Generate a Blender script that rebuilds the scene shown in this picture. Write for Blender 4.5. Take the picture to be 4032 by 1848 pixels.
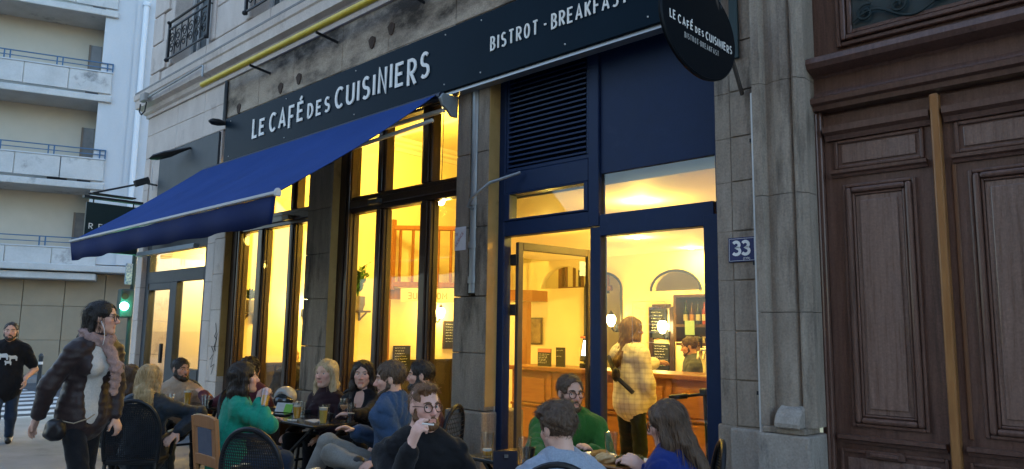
import bpy, math, random
import numpy as np
from mathutils import Vector, Matrix
random.seed(7); np.random.seed(7)
S = bpy.context.scene
for o in list(bpy.data.objects): bpy.data.objects.remove(o, do_unlink=True)
COL = S.collection
R = math.radians
# ------------------------------------------------------------------ camera
CAM = Vector((0.0, -4.6, 1.55))
cd = bpy.data.cameras.new('camera'); cam = bpy.data.objects.new('camera', cd); COL.objects.link(cam)
ax = Vector((0.72414, 0.68950, 0.014368)); ay = Vector((0.080539, -0.105239, 0.991180)); az = Vector((0.684934, -0.716596, -0.131740))
m = Matrix((ax, ay, az)).transposed().to_4x4(); m.translation = CAM
cam.matrix_world = m
cd.sensor_width = 36.0; cd.lens = 36.0 * 2900 / 4032; cd.clip_start = 0.05; cd.clip_end = 2000
S.camera = cam
# ------------------------------------------------------------------ sky and sun (dusk)
SUN_EL, SUN_AZ = R(14), R(318)
wd = bpy.data.worlds.new('World'); S.world = wd; wd.use_nodes = True
nt = wd.node_tree; bg = nt.nodes['Background']
sk = nt.nodes.new('ShaderNodeTexSky'); sk.sky_type = 'NISHITA'; sk.sun_disc = False
sk.sun_elevation = SUN_EL; sk.sun_rotation = SUN_AZ; sk.air_density = 0.9; sk.dust_density = 2.0; sk.ozone_density = 1.4
nt.links.new(sk.outputs[0], bg.inputs[0]); bg.inputs[1].default_value = 0.15
sd = bpy.data.lights.new('sun', 'SUN'); sun = bpy.data.objects.new('sun', sd); COL.objects.link(sun)
sd.energy = 0.05; sd.angle = R(15); sd.color = (1.0, 0.86, 0.72)
v = Vector((math.sin(SUN_AZ) * math.cos(SUN_EL), math.cos(SUN_AZ) * math.cos(SUN_EL), math.sin(SUN_EL)))
sun.rotation_euler = v.to_track_quat('Z', 'Y').to_euler()
S.view_settings.view_transform = 'Standard'; S.view_settings.look = 'None'
S.view_settings.exposure = 2.45; S.view_settings.gamma = 1.0; S.view_settings.use_curve_mapping = False
S.render.engine = 'CYCLES'
S.cycles.max_bounces = 8; S.cycles.transparent_max_bounces = 16; S.cycles.caustics_reflective = False; S.cycles.caustics_refractive = False

# ------------------------------------------------------------------ materials
def lin(c): return tuple((x / 255 / 12.92) if x / 255 <= 0.04045 else ((x / 255 + 0.055) / 1.055) ** 2.4 for x in c)
MATS = {}
def mat(name, c, c2=None, sc=4.0, rough=0.7, bump=0.0, bsc=None, st=(1, 1, 1), metal=0.0, spec=None, coat=0.0, c3=None, sc3=1.2, thr3=0.56, w3=0.08, sheen=0.0, bst=None, detail=6, emit=None, es=0.0, alpha=None, rvar=0.0, sss=0.0, trans=0.0, speck=0.0, ssc=140):
    """procedural surface: two tones mixed by noise, optional stain tone c3, bump relief"""
    if name in MATS: return MATS[name]
    M = bpy.data.materials.new(name); M.use_nodes = True; N = M.node_tree.nodes; L = M.node_tree.links
    b = N['Principled BSDF']; b.inputs['Roughness'].default_value = rough; b.inputs['Metallic'].default_value = metal
    b.inputs['Specular IOR Level'].default_value = (.12 if rough > .6 else .3) if spec is None else spec; b.inputs['Coat Weight'].default_value = coat
    if sheen: b.inputs['Sheen Weight'].default_value = sheen
    if sss: b.inputs['Subsurface Weight'].default_value = sss; b.inputs['Subsurface Radius'].default_value = (0.012, 0.004, 0.002)
    if trans: b.inputs['Transmission Weight'].default_value = trans
    b.inputs['Base Color'].default_value = (*c, 1)
    tc = N.new('ShaderNodeTexCoord'); mp = N.new('ShaderNodeMapping'); mp.inputs['Scale'].default_value = st
    L.new(tc.outputs['Object'], mp.inputs[0])
    last = None
    if c2 is not None:
        n = N.new('ShaderNodeTexNoise'); n.inputs['Scale'].default_value = sc; n.inputs['Detail'].default_value = detail; n.inputs['Roughness'].default_value = 0.62
        L.new(mp.outputs[0], n.inputs['Vector'])
        r = N.new('ShaderNodeValToRGB'); r.color_ramp.elements[0].position = 0.3; r.color_ramp.elements[1].position = 0.7
        r.color_ramp.elements[0].color = (*c, 1); r.color_ramp.elements[1].color = (*c2, 1)
        L.new(n.outputs['Fac'], r.inputs[0]); last = r.outputs[0]
        if rvar:
            mr = N.new('ShaderNodeMapRange'); mr.inputs[3].default_value = max(0, rough - rvar); mr.inputs[4].default_value = min(1, rough + rvar)
            L.new(n.outputs['Fac'], mr.inputs[0]); L.new(mr.outputs[0], b.inputs['Roughness'])
    if c3 is not None:
        n3 = N.new('ShaderNodeTexNoise'); n3.inputs['Scale'].default_value = sc3; n3.inputs['Detail'].default_value = 9; n3.inputs['Roughness'].default_value = 0.68
        L.new(mp.outputs[0], n3.inputs['Vector'])
        r3 = N.new('ShaderNodeValToRGB'); r3.color_ramp.elements[0].position = thr3; r3.color_ramp.elements[1].position = thr3 + w3
        L.new(n3.outputs['Fac'], r3.inputs[0])
        mx = N.new('ShaderNodeMix'); mx.data_type = 'RGBA'
        L.new(r3.outputs[0], mx.inputs['Factor']); mx.inputs['B'].default_value = (*c3, 1)
        if last: L.new(last, mx.inputs['A'])
        else: mx.inputs['A'].default_value = (*c, 1)
        last = mx.outputs['Result']
    if speck:
        ns = N.new('ShaderNodeTexNoise'); ns.inputs['Scale'].default_value = ssc; ns.inputs['Detail'].default_value = 4; L.new(tc.outputs['Object'], ns.inputs['Vector'])
        mr2 = N.new('ShaderNodeMapRange'); mr2.inputs[1].default_value = .3; mr2.inputs[2].default_value = .7; mr2.inputs[3].default_value = 1 - speck; mr2.inputs[4].default_value = 1 + speck; L.new(ns.outputs['Fac'], mr2.inputs[0])
        vm = N.new('ShaderNodeVectorMath'); vm.operation = 'SCALE'; L.new(mr2.outputs[0], vm.inputs['Scale'])
        if last: L.new(last, vm.inputs[0])
        else: vm.inputs[0].default_value = c
        last = vm.outputs[0]
    if last: L.new(last, b.inputs['Base Color'])
    if bump:
        bm = N.new('ShaderNodeBump'); bm.inputs['Strength'].default_value = bump; bm.inputs['Distance'].default_value = 0.01
        nb = N.new('ShaderNodeTexNoise'); nb.inputs['Scale'].default_value = bsc or sc * 4; nb.inputs['Detail'].default_value = 8; nb.inputs['Roughness'].default_value = 0.65
        if bst:
            m2 = N.new('ShaderNodeMapping'); m2.inputs['Scale'].default_value = bst; L.new(tc.outputs['Object'], m2.inputs[0]); L.new(m2.outputs[0], nb.inputs['Vector'])
        else: L.new(mp.outputs[0], nb.inputs['Vector'])
        L.new(nb.outputs['Fac'], bm.inputs['Height']); L.new(bm.outputs[0], b.inputs['Normal'])
    if emit is not None:
        b.inputs['Emission Color'].default_value = (*emit, 1); b.inputs['Emission Strength'].default_value = es
    MATS[name] = M; return M

def glass(name, tint=(1, 1, 1), ior=1.5, rough=0.0, gain=1.0):
    """thin pane: see-through with fresnel reflection"""
    if name in MATS: return MATS[name]
    M = bpy.data.materials.new(name); M.use_nodes = True; N = M.node_tree.nodes; L = M.node_tree.links
    for n in list(N): N.remove(n)
    out = N.new('ShaderNodeOutputMaterial'); t = N.new('ShaderNodeBsdfTransparent'); g = N.new('ShaderNodeBsdfGlossy'); mx = N.new('ShaderNodeMixShader'); fr = N.new('ShaderNodeFresnel')
    t.inputs[0].default_value = (*tint, 1); g.inputs['Roughness'].default_value = rough
    N.remove(fr); ge = N.new('ShaderNodeNewGeometry'); dt = N.new('ShaderNodeVectorMath'); dt.operation = 'DOT_PRODUCT'
    L.new(ge.outputs['Normal'], dt.inputs[0]); L.new(ge.outputs['Incoming'], dt.inputs[1])
    ab_ = N.new('ShaderNodeMath'); ab_.operation = 'ABSOLUTE'; L.new(dt.outputs['Value'], ab_.inputs[0])
    om = N.new('ShaderNodeMath'); om.operation = 'SUBTRACT'; om.inputs[0].default_value = 1.0; L.new(ab_.outputs[0], om.inputs[1])
    pw = N.new('ShaderNodeMath'); pw.operation = 'POWER'; pw.inputs[1].default_value = 5; L.new(om.outputs[0], pw.inputs[0])
    ma = N.new('ShaderNodeMath'); ma.operation = 'MULTIPLY_ADD'; ma.inputs[1].default_value = .96 * gain; ma.inputs[2].default_value = .04 * gain; ma.use_clamp = True; L.new(pw.outputs[0], ma.inputs[0])
    L.new(ma.outputs[0], mx.inputs[0]); L.new(t.outputs[0], mx.inputs[1]); L.new(g.outputs[0], mx.inputs[2]); L.new(mx.outputs[0], out.inputs[0])
    MATS[name] = M; return M
def lampm(name, col, s):
    if name in MATS: return MATS[name]
    M = bpy.data.materials.new(name); M.use_nodes = True; N = M.node_tree.nodes; L = M.node_tree.links
    for n in list(N): N.remove(n)
    out = N.new('ShaderNodeOutputMaterial'); e = N.new('ShaderNodeEmission'); e.inputs[0].default_value = (*col, 1); e.inputs[1].default_value = s
    L.new(e.outputs[0], out.inputs[0]); MATS[name] = M; return M

stone_cream = mat('stone_cream', (.54, .46, .40), (.66, .58, .51), 3, .85, .5, 34, c3=(.26, .21, .18), sc3=2.6, thr3=.58, w3=.2, st=(1, 1, .55), speck=0.1, ssc=70)
stone_dirty = mat('stone_dirty', (.38, .31, .24), (.52, .44, .35), 2.5, .9, .7, 26, c3=(.075, .064, .054), sc3=1.0, thr3=.45, w3=.16, st=(.8, 1, 1.5), speck=0.18, ssc=60)
stone_grey = mat('stone_grey', (.26, .215, .168), (.38, .32, .255), 5, .9, .9, 34, c3=(.11, .092, .075), sc3=2.6, thr3=.53, w3=.18, st=(2.2, 2.2, .45), speck=0.14, ssc=75)
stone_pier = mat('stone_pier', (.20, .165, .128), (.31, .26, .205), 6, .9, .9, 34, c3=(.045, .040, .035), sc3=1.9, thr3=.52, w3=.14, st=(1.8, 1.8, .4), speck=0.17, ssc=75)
stone_pale = mat('stone_pale', (.30, .265, .225), (.40, .36, .31), 5, .85, .7, 34, c3=(.15, .14, .13), sc3=4, thr3=.54, w3=.14, st=(2.4, 2.4, .5), speck=0.14, ssc=75)
navy_board = mat('navy_board', (.0035, .012, .021), (.0045, .015, .026), 2, .36, .02, 60, spec=.04, rvar=.06)
navy_paint = mat('navy_paint', (.010, .024, .068), (.0125, .029, .080), 6, .45, .12, 120, spec=.16, c3=(.020, .036, .085), sc3=3, thr3=.60, w3=.1, rvar=.12, speck=0.1, ssc=160)
navy_dark = mat('navy_dark', (.006, .012, .030), None, rough=.4)
letter_white = mat('letter_white', (.88, .86, .80), (.80, .78, .72), 10, .55)
canvas_blue = mat('canvas_blue', (.020, .052, .185), (.025, .062, .215), 1.4, .8, .3, 220, spec=.05, c3=(.020, .046, .15), sc3=1.6, thr3=.56, w3=.2, speck=0.12, ssc=200)
white_metal = mat('white_metal', (.62, .62, .60), (.52, .52, .50), 8, .4, .05)
timber_dark = mat('timber_dark', (.028, .014, .009), (.050, .026, .016), 12, .42, .2, 40, st=(6, 6, .6), coat=.25)
oak_portal = mat('oak_portal', (.102, .052, .038), (.165, .090, .066), 7, .36, .45, 30, st=(7, 7, .45), c3=(.050, .026, .020), sc3=3, thr3=.56, w3=.2, coat=.3, rvar=.1, speck=0.16, ssc=90)
oak_panel = mat('oak_panel', (.135, .078, .060), (.240, .152, .120), 6, .30, .5, 26, st=(8, 8, .35), coat=.7, rvar=.16, c3=(.08, .040, .028), sc3=2.2, thr3=.56, w3=.15, speck=0.18, ssc=90)
ochre_wood = mat('ochre_wood', (.36, .17, .055), (.27, .115, .035), 8, .4, .2, 30, st=(6, 6, .5), coat=.3)
iron_black = mat('iron_black', (.012, .013, .015), (.02, .02, .022), 20, .5, .1)
steel_dark = mat('steel_dark', (.05, .055, .06), None, rough=.45, metal=.3)
zinc = mat('zinc', (.34, .36, .37), (.24, .26, .27), 9, .45, .15, 30, metal=.45, st=(1, 1, .4))
yellow_paint = mat('yellow_paint', (.72, .52, .03), (.62, .44, .025), 7, .4, .05)
slate_grey = mat('slate_grey', (.045, .052, .058), (.06, .068, .075), 3, .55, .1, 50)
plaster = mat('plaster', (.78, .67, .40), (.83, .72, .44), 1.5, .8, .08, 30)
plaster_white = mat('plaster_white', (.80, .70, .46), (.76, .66, .42), 2, .75, .05, 40)
bar_wood = mat('bar_wood', (.26, .10, .028), (.36, .155, .045), 5, .38, .15, 30, st=(.6, 5, 5), coat=.3)
pine_wood = mat('pine_wood', (.20, .075, .016), (.27, .11, .026), 6, .4, .1, 30, st=(5, 5, .6), coat=.2)
wainscot_m = mat('wainscot_m', (.020, .016, .013), (.032, .024, .019), 8, .5, .15, 30, st=(4, 4, .5))
floor_in = mat('floor_in', (.30, .20, .10), (.36, .25, .14), 4, .4, .1)
black_board = mat('black_board', (.018, .020, .022), (.03, .032, .034), 6, .8)
chalk = mat('chalk', (.75, .75, .70), None, rough=.9)
glass_win = glass('glass_win', gain=1.0)
glass_cafe = glass('glass_cafe', (.97, .97, .93), gain=1.15)
glass_dark = mat('glass_dark', (.02, .026, .03), (.03, .036, .04), 2, .06, spec=.7)
white_wall = mat('white_wall', (.50, .52, .54), (.45, .47, .49), .8, .8, .1, 20, c3=(.42, .44, .46), sc3=.5, thr3=.6, w3=.2, st=(1, 1, .35), speck=0.02, ssc=20)
white_conc = mat('white_conc', (.52, .52, .51), (.42, .42, .41), 1.6, .85, .2, 20, c3=(.15, .15, .15), sc3=.9, thr3=.58, w3=.14, speck=0.04, ssc=20)
beige_wall = mat('beige_wall', (.50, .46, .385), (.45, .415, .345), 1.2, .85, .1, 20)
rail_blue = mat('rail_blue', (.05, .12, .22), None, rough=.45)

# ------------------------------------------------------------------ mesh builder
class MB:
    def __init__(s): s.v = []; s.f = []
    def add(s, V, F):
        k = len(s.v); s.v += [tuple(p) for p in V]; s.f += [tuple(i + k for i in q) for q in F]; return s
    def box(s, x0, x1, y0, y1, z0, z1):
        return s.add([(x0, y0, z0), (x1, y0, z0), (x1, y1, z0), (x0, y1, z0), (x0, y0, z1), (x1, y0, z1), (x1, y1, z1), (x0, y1, z1)],
                     [(3, 2, 1, 0), (4, 5, 6, 7), (0, 1, 5, 4), (1, 2, 6, 5), (2, 3, 7, 6), (3, 0, 4, 7)])
    def obox(s, c, a, b, n, ha, hb, hn):
        """box about c, half sizes ha hb hn along unit axes a b n"""
        c, a, b, n = (Vector(q) for q in (c, a, b, n)); V = []
        for k in (-1, 1):
            for (i, j) in ((-1, -1), (1, -1), (1, 1), (-1, 1)): V.append(c + a * ha * i + b * hb * j + n * hn * k)
        return s.add(V, [(3, 2, 1, 0), (4, 5, 6, 7), (0, 1, 5, 4), (1, 2, 6, 5), (2, 3, 7, 6), (3, 0, 4, 7)])
    def bar(s, p, q, w, h, up=(0, 0, 1)):
        p, q = Vector(p), Vector(q); d = (q - p); L = d.length; d.normalize(); n = d.cross(Vector(up)); n.normalize(); u = n.cross(d)
        return s.obox((p + q) / 2, d, n, u, L / 2, w / 2, h / 2)
    def prism(s, poly, f0, f1):
        """poly: 2-D list; f0/f1 map (a,b) to 3-D for the two ends"""
        n = len(poly); V = [f0(*p) for p in poly] + [f1(*p) for p in poly]
        return s.add(V, [tuple(range(n))[::-1], tuple(range(n, 2 * n))] + [(i, (i + 1) % n, (i + 1) % n + n, i + n) for i in range(n)])
    def tube(s, P, r, n=8, closed=False, cap=True):
        P = [Vector(p) for p in P]; m = len(P); rr = r if isinstance(r, (list, tuple)) else [r] * m
        V = []; ref = None
        for i, p in enumerate(P):
            a = P[(i - 1) % m] if (closed or i > 0) else p; b = P[(i + 1) % m] if (closed or i < m - 1) else p
            t = (b - a); t.normalize()
            if ref is None: ref = Vector((0, 0, 1)) if abs(t.z) < .9 else Vector((1, 0, 0))
            u = ref - t * ref.dot(t)
            if u.length < 1e-4: u = t.orthogonal()
            u.normalize(); ref = u; w = t.cross(u)
            for k in range(n):
                an = 2 * math.pi * k / n; V.append(p + (u * math.cos(an) + w * math.sin(an)) * rr[i])
        F = []
        for i in range(m if closed else m - 1):
            j = (i + 1) % m
            for k in range(n): F.append((i * n + k, i * n + (k + 1) % n, j * n + (k + 1) % n, j * n + k))
        if cap and not closed: F += [tuple(range(n))[::-1], tuple(range((m - 1) * n, m * n))]
        return s.add(V, F)
    def lathe(s, prof, c=(0, 0, 0), n=20):
        V = []; m = len(prof)
        for r, z in prof:
            for k in range(n):
                a = 2 * math.pi * k / n; V.append((c[0] + r * math.cos(a), c[1] + r * math.sin(a), c[2] + z))
        F = [(i * n + k, i * n + (k + 1) % n, (i + 1) * n + (k + 1) % n, (i + 1) * n + k) for i in range(m - 1) for k in range(n)]
        if prof[0][0] > 1e-5: F.append(tuple(range(n))[::-1])
        if prof[-1][0] > 1e-5: F.append(tuple(range((m - 1) * n, m * n)))
        return s.add(V, F)
    def ball(s, c, r, n=10, m=6):
        rx, ry, rz = r if isinstance(r, (tuple, list)) else (r, r, r)
        V = [(c[0], c[1], c[2] - rz)]
        for i in range(1, m):
            a = math.pi * i / m
            for k in range(n): V.append((c[0] + rx * math.sin(a) * math.cos(2 * math.pi * k / n), c[1] + ry * math.sin(a) * math.sin(2 * math.pi * k / n), c[2] - rz * math.cos(a)))
        V.append((c[0], c[1], c[2] + rz)); F = []
        for k in range(n): F.append((0, 1 + (k + 1) % n, 1 + k))
        for i in range(m - 2):
            for k in range(n): F.append((1 + i * n + k, 1 + i * n + (k + 1) % n, 1 + (i + 1) * n + (k + 1) % n, 1 + (i + 1) * n + k))
        b = 1 + (m - 2) * n
        for k in range(n): F.append((b + k, b + (k + 1) % n, len(V) - 1))
        return s.add(V, F)
    def profile(s, prof, x0, x1):
        """moulding: profile of (y,z) run along x"""
        return s.prism(prof, lambda y, z: (x0, y, z), lambda y, z: (x1, y, z))
    def build(s, name, M, parent=None, smooth=False, bevel=0.0, seg=1):
        me = bpy.data.meshes.new(name); me.from_pydata(s.v, [], s.f); me.update()
        return link(name, me, M, parent, smooth, bevel, seg)
def link(name, me, M, parent=None, smooth=False, bevel=0.0, seg=1):
    if M is not None and not me.materials: me.materials.append(M)
    o = bpy.data.objects.new(name, me); COL.objects.link(o)
    if parent is not None:
        o.parent = parent
        if parent.parent is None and parent.type == 'EMPTY': o.location = -parent.location
    if smooth:
        me.polygons.foreach_set('use_smooth', [True] * len(me.polygons))
        try: me.set_sharp_from_angle(angle=R(42))
        except Exception: pass
    if bevel:
        b = o.modifiers.new('bevel', 'BEVEL'); b.width = bevel; b.segments = seg; b.limit_method = 'ANGLE'; b.angle_limit = R(40)
    return o
def inst(src, parent, d=(0, 0, 0), name=None):
    """another piece that shares mesh data, moved by d"""
    o = src.copy(); COL.objects.link(o); o.parent = parent; o.location = src.location + Vector(d)
    return o
def thing(name, label, cat, loc=(0, 0, 0), group=None):
    o = bpy.data.objects.new(name, None); COL.objects.link(o); o.location = loc; o.empty_display_size = .1
    o['label'] = label; o['category'] = cat
    if group: o['group'] = group
    return o
def tag(o, label=None, cat=None, group=None, kind=None):
    if label: o['label'] = label
    if cat: o['category'] = cat
    if group: o['group'] = group
    if kind: o['kind'] = kind
    return o
def copy_tree(o, parent=None):
    c = o.copy(); COL.objects.link(c); c.parent = parent
    for ch in o.children: copy_tree(ch, c)
    return c

# ------------------------------------------------------------------ lettering made of strokes
def arc(cx, cy, rx, ry, a0, a1, n=9): return [(cx + rx * math.cos(R(a0 + (a1 - a0) * i / n)), cy + ry * math.sin(R(a0 + (a1 - a0) * i / n))) for i in range(n + 1)]
G = {
 'L': (.5, [[(0, 1), (0, 0), (.5, 0)]]), 'E': (.5, [[(.5, 1), (0, 1), (0, 0), (.5, 0)], [(.06, .52), (.42, .52)]]),
 'É': (.5, [[(.5, 1), (0, 1), (0, 0), (.5, 0)], [(.06, .52), (.42, .52)], [(.2, 1.16), (.38, 1.36)]]),
 'C': (.62, [arc(.36, .5, .36, .5, 50, 310, 14)]), 'A': (.64, [[(0, 0), (.32, 1), (.64, 0)], [(.15, .3), (.49, .3)]]),
 'F': (.46, [[(.46, 1), (0, 1), (0, 0)], [(.06, .52), (.4, .52)]]), 'D': (.58, [[(0, 0), (0, 1), (.2, 1)] + arc(.2, .5, .38, .5, 80, -80, 9) + [(.2, 0), (0, 0)]]),
 'S': (.5, [arc(.25, .75, .23, .25, 40, 250, 9) + arc(.25, .25, .25, .25, 70, -140, 9)]),
 'U': (.56, [[(0, 1), (0, .26)] + arc(.28, .26, .28, .26, 190, 350, 9) + [(.56, .26), (.56, 1)]]), 'I': (.0, [[(0, 0), (0, 1)]]),
 'N': (.52, [[(0, 0), (0, 1), (.52, 0), (.52, 1)]]), 'R': (.52, [[(0, 0), (0, 1), (.22, 1)] + arc(.22, .74, .28, .26, 80, -80, 8) + [(.22, .48), (.06, .48)], [(.22, .44), (.52, 0)]]),
 'B': (.5, [[(0, .53), (.2, .53)] + arc(.2, .765, .24, .235, -80, 80, 8) + [(.2, 1), (0, 1), (0, 0), (.24, 0)] + arc(.24, .25, .26, .24, -80, 80, 8)]),
 'T': (.52, [[(.26, 0), (.26, .95)], [(0, 1), (.52, 1)]]), 'O': (.56, [arc(.28, .5, .28, .5, 90, 446, 18)]), 'K': (.52, [[(0, 0), (0, 1)], [(.5, 1), (.06, .46)], [(.17, .55), (.52, 0)]]),
 'X': (.5, [[(0, 0), (.5, 1)], [(0, 1), (.5, 0)]]), 'M': (.66, [[(0, 0), (0, 1), (.33, .35), (.66, 1), (.66, 0)]]), 'Q': (.56, [arc(.28, .5, .28, .5, 90, 446, 18), [(.34, .2), (.58, -.08)]]),
 'V': (.56, [[(0, 1), (.28, 0), (.56, 1)]]), '·': (.05, [[(0, .42), (0, .56)]]), ' ': (.22, []),
 '3': (.5, [arc(.24, .76, .22, .24, 150, -80, 9) + arc(.24, .26, .26, .26, 75, -150, 9)])}
def ribbon(mb, P, w, f, dz, th):
    """flat stroke along polyline P (2-D), mitred; f(a,b,c) maps to 3-D, c = height off the board"""
    n = len(P); Lf, Rt = [], []
    for i in range(n):
        p = Vector(P[i]); d0 = (p - Vector(P[i - 1])) if i else None; d1 = (Vector(P[i + 1]) - p) if i < n - 1 else None
        if d0 is None: d0 = d1
        if d1 is None: d1 = d0
        d0 = d0.normalized(); d1 = d1.normalized(); n0 = Vector((-d0.y, d0.x)); n1 = Vector((-d1.y, d1.x)); mm = n0 + n1
        if mm.length < .3: mm = n0
        mm.normalize(); k = min(1.6, 1 / max(.5, mm.dot(n0)))
        Lf.append(p + mm * w / 2 * k); Rt.append(p - mm * w / 2 * k)
    V = [f(q.x, q.y, dz + th) for q in Lf] + [f(q.x, q.y, dz + th) for q in Rt] + [f(q.x, q.y, dz) for q in Lf] + [f(q.x, q.y, dz) for q in Rt]
    F = []
    for i in range(n - 1):
        F += [(i, n + i, n + i + 1, i + 1), (i, i + 1, 2 * n + i + 1, 2 * n + i), (n + i + 1, n + i, 3 * n + i, 3 * n + i + 1)]
    F += [(0, 2 * n, 3 * n, n), (n - 1, 2 * n - 1, 4 * n - 1, 3 * n - 1)]
    mb.add(V, F)
def letters(txt, x, z, h, w, stroke, gap, f, name, M, parent, th=.008, hs=None, drop=None, dz=.001, fit=None):
    """every letter its own piece; hs/drop: letter heights and baseline drops"""
    adv = 0
    for i, ch in enumerate(txt): adv += G[ch][0] * w * h + stroke + gap
    if fit: gap += (fit - adv + gap) / max(1, len(txt) - 1)
    for i, ch in enumerate(txt):
        gw, strokes = G[ch]; k = hs[i] if hs else 1.0; d = drop[i] if drop else 0.0
        if strokes:
            mb = MB()
            for j, P in enumerate(strokes): ribbon(mb, [(x + stroke / 2 + a * w * h, z - d * h + stroke / 2 + b * (h * k - stroke)) for a, b in P], stroke, f, dz, th + .0006 * j)
            mb.build(name, M, parent)
        x += gw * w * h + stroke + gap
    return x
def typed(txt, size, f, name, M, parent, align='LEFT', sx=1.0):
    """small print, set in the built-in face and turned to mesh"""
    cu = bpy.data.curves.new('t', 'FONT'); cu.body = txt; cu.size = size; cu.align_x = align; cu.resolution_u = 2
    o = bpy.data.objects.new('t', cu); COL.objects.link(o); dg = bpy.context.evaluated_depsgraph_get()
    me = bpy.data.meshes.new_from_object(o.evaluated_get(dg)); bpy.data.objects.remove(o, do_unlink=True); bpy.data.curves.remove(cu)
    for vx in me.vertices: vx.co = f(vx.co.x * sx, vx.co.y)
    me.update(); me.materials.clear()
    return link(name, me, M, parent)
# ================================================================== ground
asphalt = mat('asphalt', (.075, .078, .082), (.11, .113, .118), 3, .85, .5, 90, c3=(.06, .06, .062), sc3=.7, thr3=.55, w3=.2)
paving = mat('paving', (.20, .20, .20), (.26, .26, .26), 2.5, .8, .35, 60, c3=(.13, .13, .13), sc3=.9, thr3=.55, w3=.2)
paint_white = mat('paint_white', (.62, .62, .60), (.45, .45, .44), 6, .7, .2, 60)
kerb_stone = mat('kerb_stone', (.24, .24, .23), (.32, .31, .30), 6, .8, .3, 40)
tag(MB().box(-300, 300, -300, 300, -.5, -.13).build('road', asphalt), kind='structure')
tag(MB().box(-14.6, 40, -6.4, 14, -.4, 0).build('pavement', paving, bevel=.01), kind='structure')
kb = tag(MB().box(-14.9, -14.606, -6.4, 14, -.4, -.004).build('kerb', kerb_stone, bevel=.015), kind='structure')
zc = None
for i in range(9):
    x = -15.7 - i * 1.0
    if zc is None: zc = tag(MB().box(x - .5, x, -4.2, .9, -.131, -.126).build('crossing_stripe', paint_white), kind='structure')
    else: c = inst(zc, None, (-i * 1.0, 0, 0))
tag(MB().box(-40, -25.4, -40, 40, -.4, .0).build('pavement', paving, bevel=.01), kind='structure')

# ================================================================== café building
B = thing('cafe_building', 'old stone building with navy café front, timber windows and carved oak portal', 'building')
def stack(x0, x1, y0, y1, zs, M, name='stone', gap=.004, bev=.006, jit=.0):
    for a, b in zip(zs[:-1], zs[1:]):
        j = random.uniform(-jit, jit)
        MB().box(x0, x1, y0 + j, y1, a + gap / 2, b - gap / 2).build(name, M, B, bevel=bev)
def frange(a, b, n): return [a + (b - a) * i / n for i in range(n + 1)]
# piers of the ground floor
stack(-13.15, -12.93, 0, .5, frange(.0, 4.40, 8), stone_cream, jit=.003)
stack(-10.47, -10.23, .0, .5, frange(.0, 4.40, 8), stone_cream, jit=.003)
stack(-10.226, -9.92, -.004, .26, [0, .82, 1.3, 1.8, 2.3, 2.8, 3.3, 3.86], stone_cream, jit=.003)
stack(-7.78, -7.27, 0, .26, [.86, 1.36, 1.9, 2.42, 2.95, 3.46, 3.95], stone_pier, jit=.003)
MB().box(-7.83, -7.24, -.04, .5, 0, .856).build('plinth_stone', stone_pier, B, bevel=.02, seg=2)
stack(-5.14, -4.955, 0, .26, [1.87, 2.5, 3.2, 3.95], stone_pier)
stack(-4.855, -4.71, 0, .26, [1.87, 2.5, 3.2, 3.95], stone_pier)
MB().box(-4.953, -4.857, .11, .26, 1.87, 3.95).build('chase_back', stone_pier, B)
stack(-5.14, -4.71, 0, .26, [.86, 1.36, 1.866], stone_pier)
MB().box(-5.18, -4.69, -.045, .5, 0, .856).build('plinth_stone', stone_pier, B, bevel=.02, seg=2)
# pier by the house number: plain back with bosses of cut stone
MB().box(-2.44, -2.12, -.006, .5, .0, 4.3).build('pier_back', stone_grey, B)
zj = [-.0, .33, .64, .966, 1.26, 1.579, 1.915, 2.245, 2.584, 2.892, 3.213, 3.566, 3.93, 4.3]
for a, b in zip(zj[:-1], zj[1:]):
    MB().box(-2.44, -2.325, -.010, .06, a + .001, b - .001).build('stone', stone_grey, B, bevel=.003)
    MB().box(-2.32, -2.13, -.02, .05, a + .004, b - .004).build('stone', stone_grey, B, bevel=.006, seg=2)
MB().box(-2.47, -2.325, -.012, .02, 0, .97).build('plinth_stone', stone_grey, B, bevel=.02, seg=2)
MB().box(-2.36, -2.14, -.05, .0, 0, .955).build('plinth_stone', stone_pale, B, bevel=.012, seg=2)
# lintel band above the openings (behind and above the sign) and the dirty frieze under the cornice
xs = [-13.15, -11.9, -10.9, -10.15]
for a, b in zip(xs[:-1], xs[1:]): stack(a + .002, b - .002, 0, .5, [4.404, 4.80, 5.12], stone_cream, jit=.003)
xs = [-10.15, -9.2, -8.3, -7.2, -6.3, -5.2, -4.4, -3.5, -2.44]
for i, (a, b) in enumerate(zip(xs[:-1], xs[1:])):
    stack(a + .002, b - .002, .0, .5, [3.955, 4.55, 5.12], stone_dirty, jit=.004)
stack(-2.436, 0.6, .0, .5, [4.305, 4.7, 5.12], stone_dirty)
# putty patches and old fixing holes on the frieze
rust = mat('old_fixing', (.10, .075, .06), (.06, .045, .04), 14, .9, .4)
for x, z in ((-9.75, 4.62), (-8.6, 4.66), (-8.15, 4.68), (-6.6, 4.74), (-6.25, 4.80)):
    mb = MB(); mb.prism([(x + .055 * math.cos(t) * (1 + .3 * math.sin(3 * t)), z + .075 * math.sin(t)) for t in np.linspace(0, 6.0, 10)], lambda a, b: (a, -.012, b), lambda a, b: (a, .01, b)); mb.build('mortar_patch', rust, B)
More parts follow.
